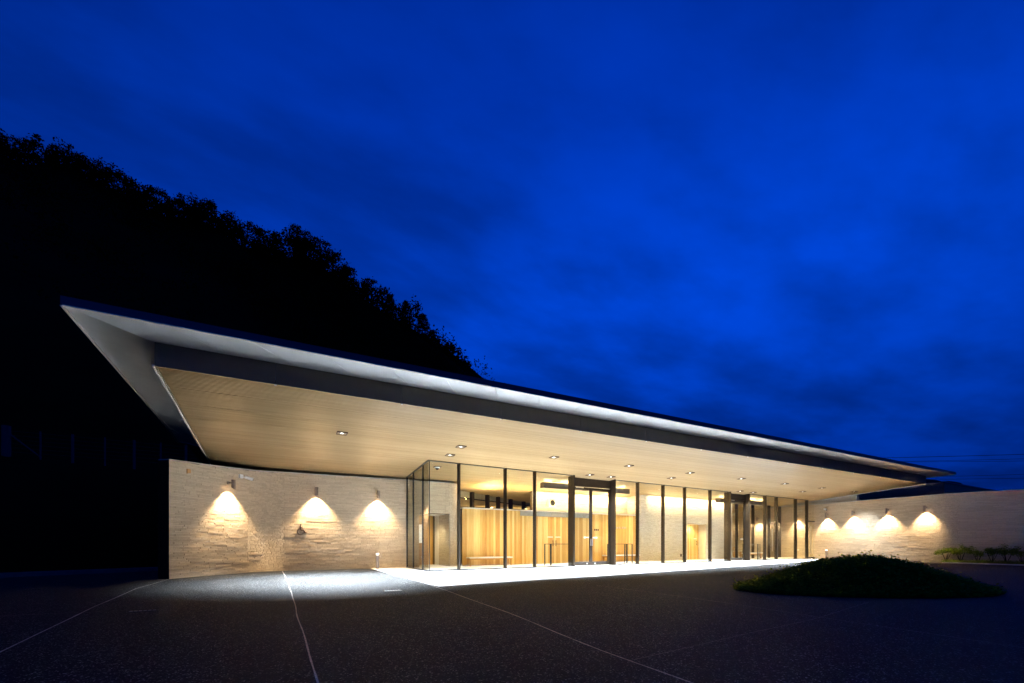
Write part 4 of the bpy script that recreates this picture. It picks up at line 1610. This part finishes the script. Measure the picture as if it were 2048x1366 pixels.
mb = MB()
for q in range(2600):
    y = r.uniform(2.2, 9.6)
    xl = 32.25 if y > 6.4 else 32.3
    xr = 33.3 + (9 - y) * .33 if y < 9 else 33.3
    x = r.uniform(xl, xr)
    sprig(mb, Vector((x, y, .03)), r.uniform(.06, .2), 6, .06, r)
tag(mb.build('bed_ground_cover', M['shrub']), 'low ground cover plants in the bed along the right wall', 'ground cover', kind='stuff')

# ------------------------------------------------------------------ dark block beyond the right wall
bl = thing('rear_block', 'plain dark building block standing behind the right stone wall', 'building', (40, 14, 0))
mb = MB()
mb.box(38.0, 50, 11.07, 24, 0, 5.02)
mb.build('wall', M['block'], bl)
mb = MB()
mb.box(37.97, 50, 11.03, 24, 5.021, 5.10)
mb.build('parapet_cap', M['edge'], bl)
mb = MB()
mb.box(36.2, 36.6, 11.2, 11.6, 5.43, 5.60)
tag(mb.build('roof_vent', M['roof']), 'small flat box standing on the far right end of the roof', 'roof vent')

# power lines
wl_ = [[(109.2, 42.7, 18.9), (114.9, 32.7, 18.0), (118.4, 23.9, 17.2)], [(112.1, 41.1, 18.2), (114.9, 32.7, 17.2), (118.4, 23.9, 16.4)], [(113.1, 40.5, 18.1), (114.9, 32.7, 17.0), (118.4, 23.9, 16.0)], [(122.1, 35.6, 15.1), (120.0, 29.9, 14.3), (118.4, 23.9, 13.6)], [(122.1, 35.6, 14.5), (120.0, 29.9, 13.7), (118.4, 23.9, 12.9)]]
for i, w in enumerate(wl_):
    # quadratic through the three points, run on well past the frame on both sides
    P0, P1, P2 = [Vector(q) for q in w]
    pts = []
    for k in range(-8, 21):
        t = k / 8
        a = (P2 - P0)
        lin = P0 + a * t
        sag = (P1.z - (P0.z + P2.z) / 2) * 4 * t * (1 - t)
        pts.append((lin.x, lin.y, lin.z + sag * .5))
    mb = MB()
    mb.path(pts, .045 if i in (0,) else .032, 5)
    o = mb.build('power_line', M['wire'])
    tag(o, ['topmost thin black wire crossing the sky at the right', 'second wire from the top crossing the sky at the right', 'third wire from the top crossing the sky at the right', 'upper wire of the low pair just above the distant hill', 'lowest wire just above the distant hill at the right'][i], 'power line', 'power lines at the right')

# drains in the forecourt
def drain(x0, x1, y, w, label, m='steel'):
    t = thing('drain_cover', label, 'drain', ((x0 + x1) / 2, y, 0), 'small metal drain covers in the forecourt')
    mb = MB()
    mb.box(x0, x1, y - w, y + w, .001, .007)
    mb.build('frame', M['grey' if m == 'trim' else 'black'], t)
    n = 6
    for i in range(n):
        a = x0 + .015 + (x1 - x0 - .03) * i / n
        mb = MB()
        mb.box(a, a + (x1 - x0 - .03) / n * .6, y - w + .012, y + w - .012, .0075, .0125)
        mb.build('bar', M[m], t)
drain(2.14, 2.52, 9.76, .08, 'small pale metal drain cover below the lit asphalt, left of the pavement corner', 'trim')
drain(-1.97, -1.60, 8.70, .035, 'narrow slotted drain cover in the dark asphalt at the left')
drain(-5.0, -4.7, 14.0, .05, 'small drain cover in the asphalt beside the dark bank', 'black')
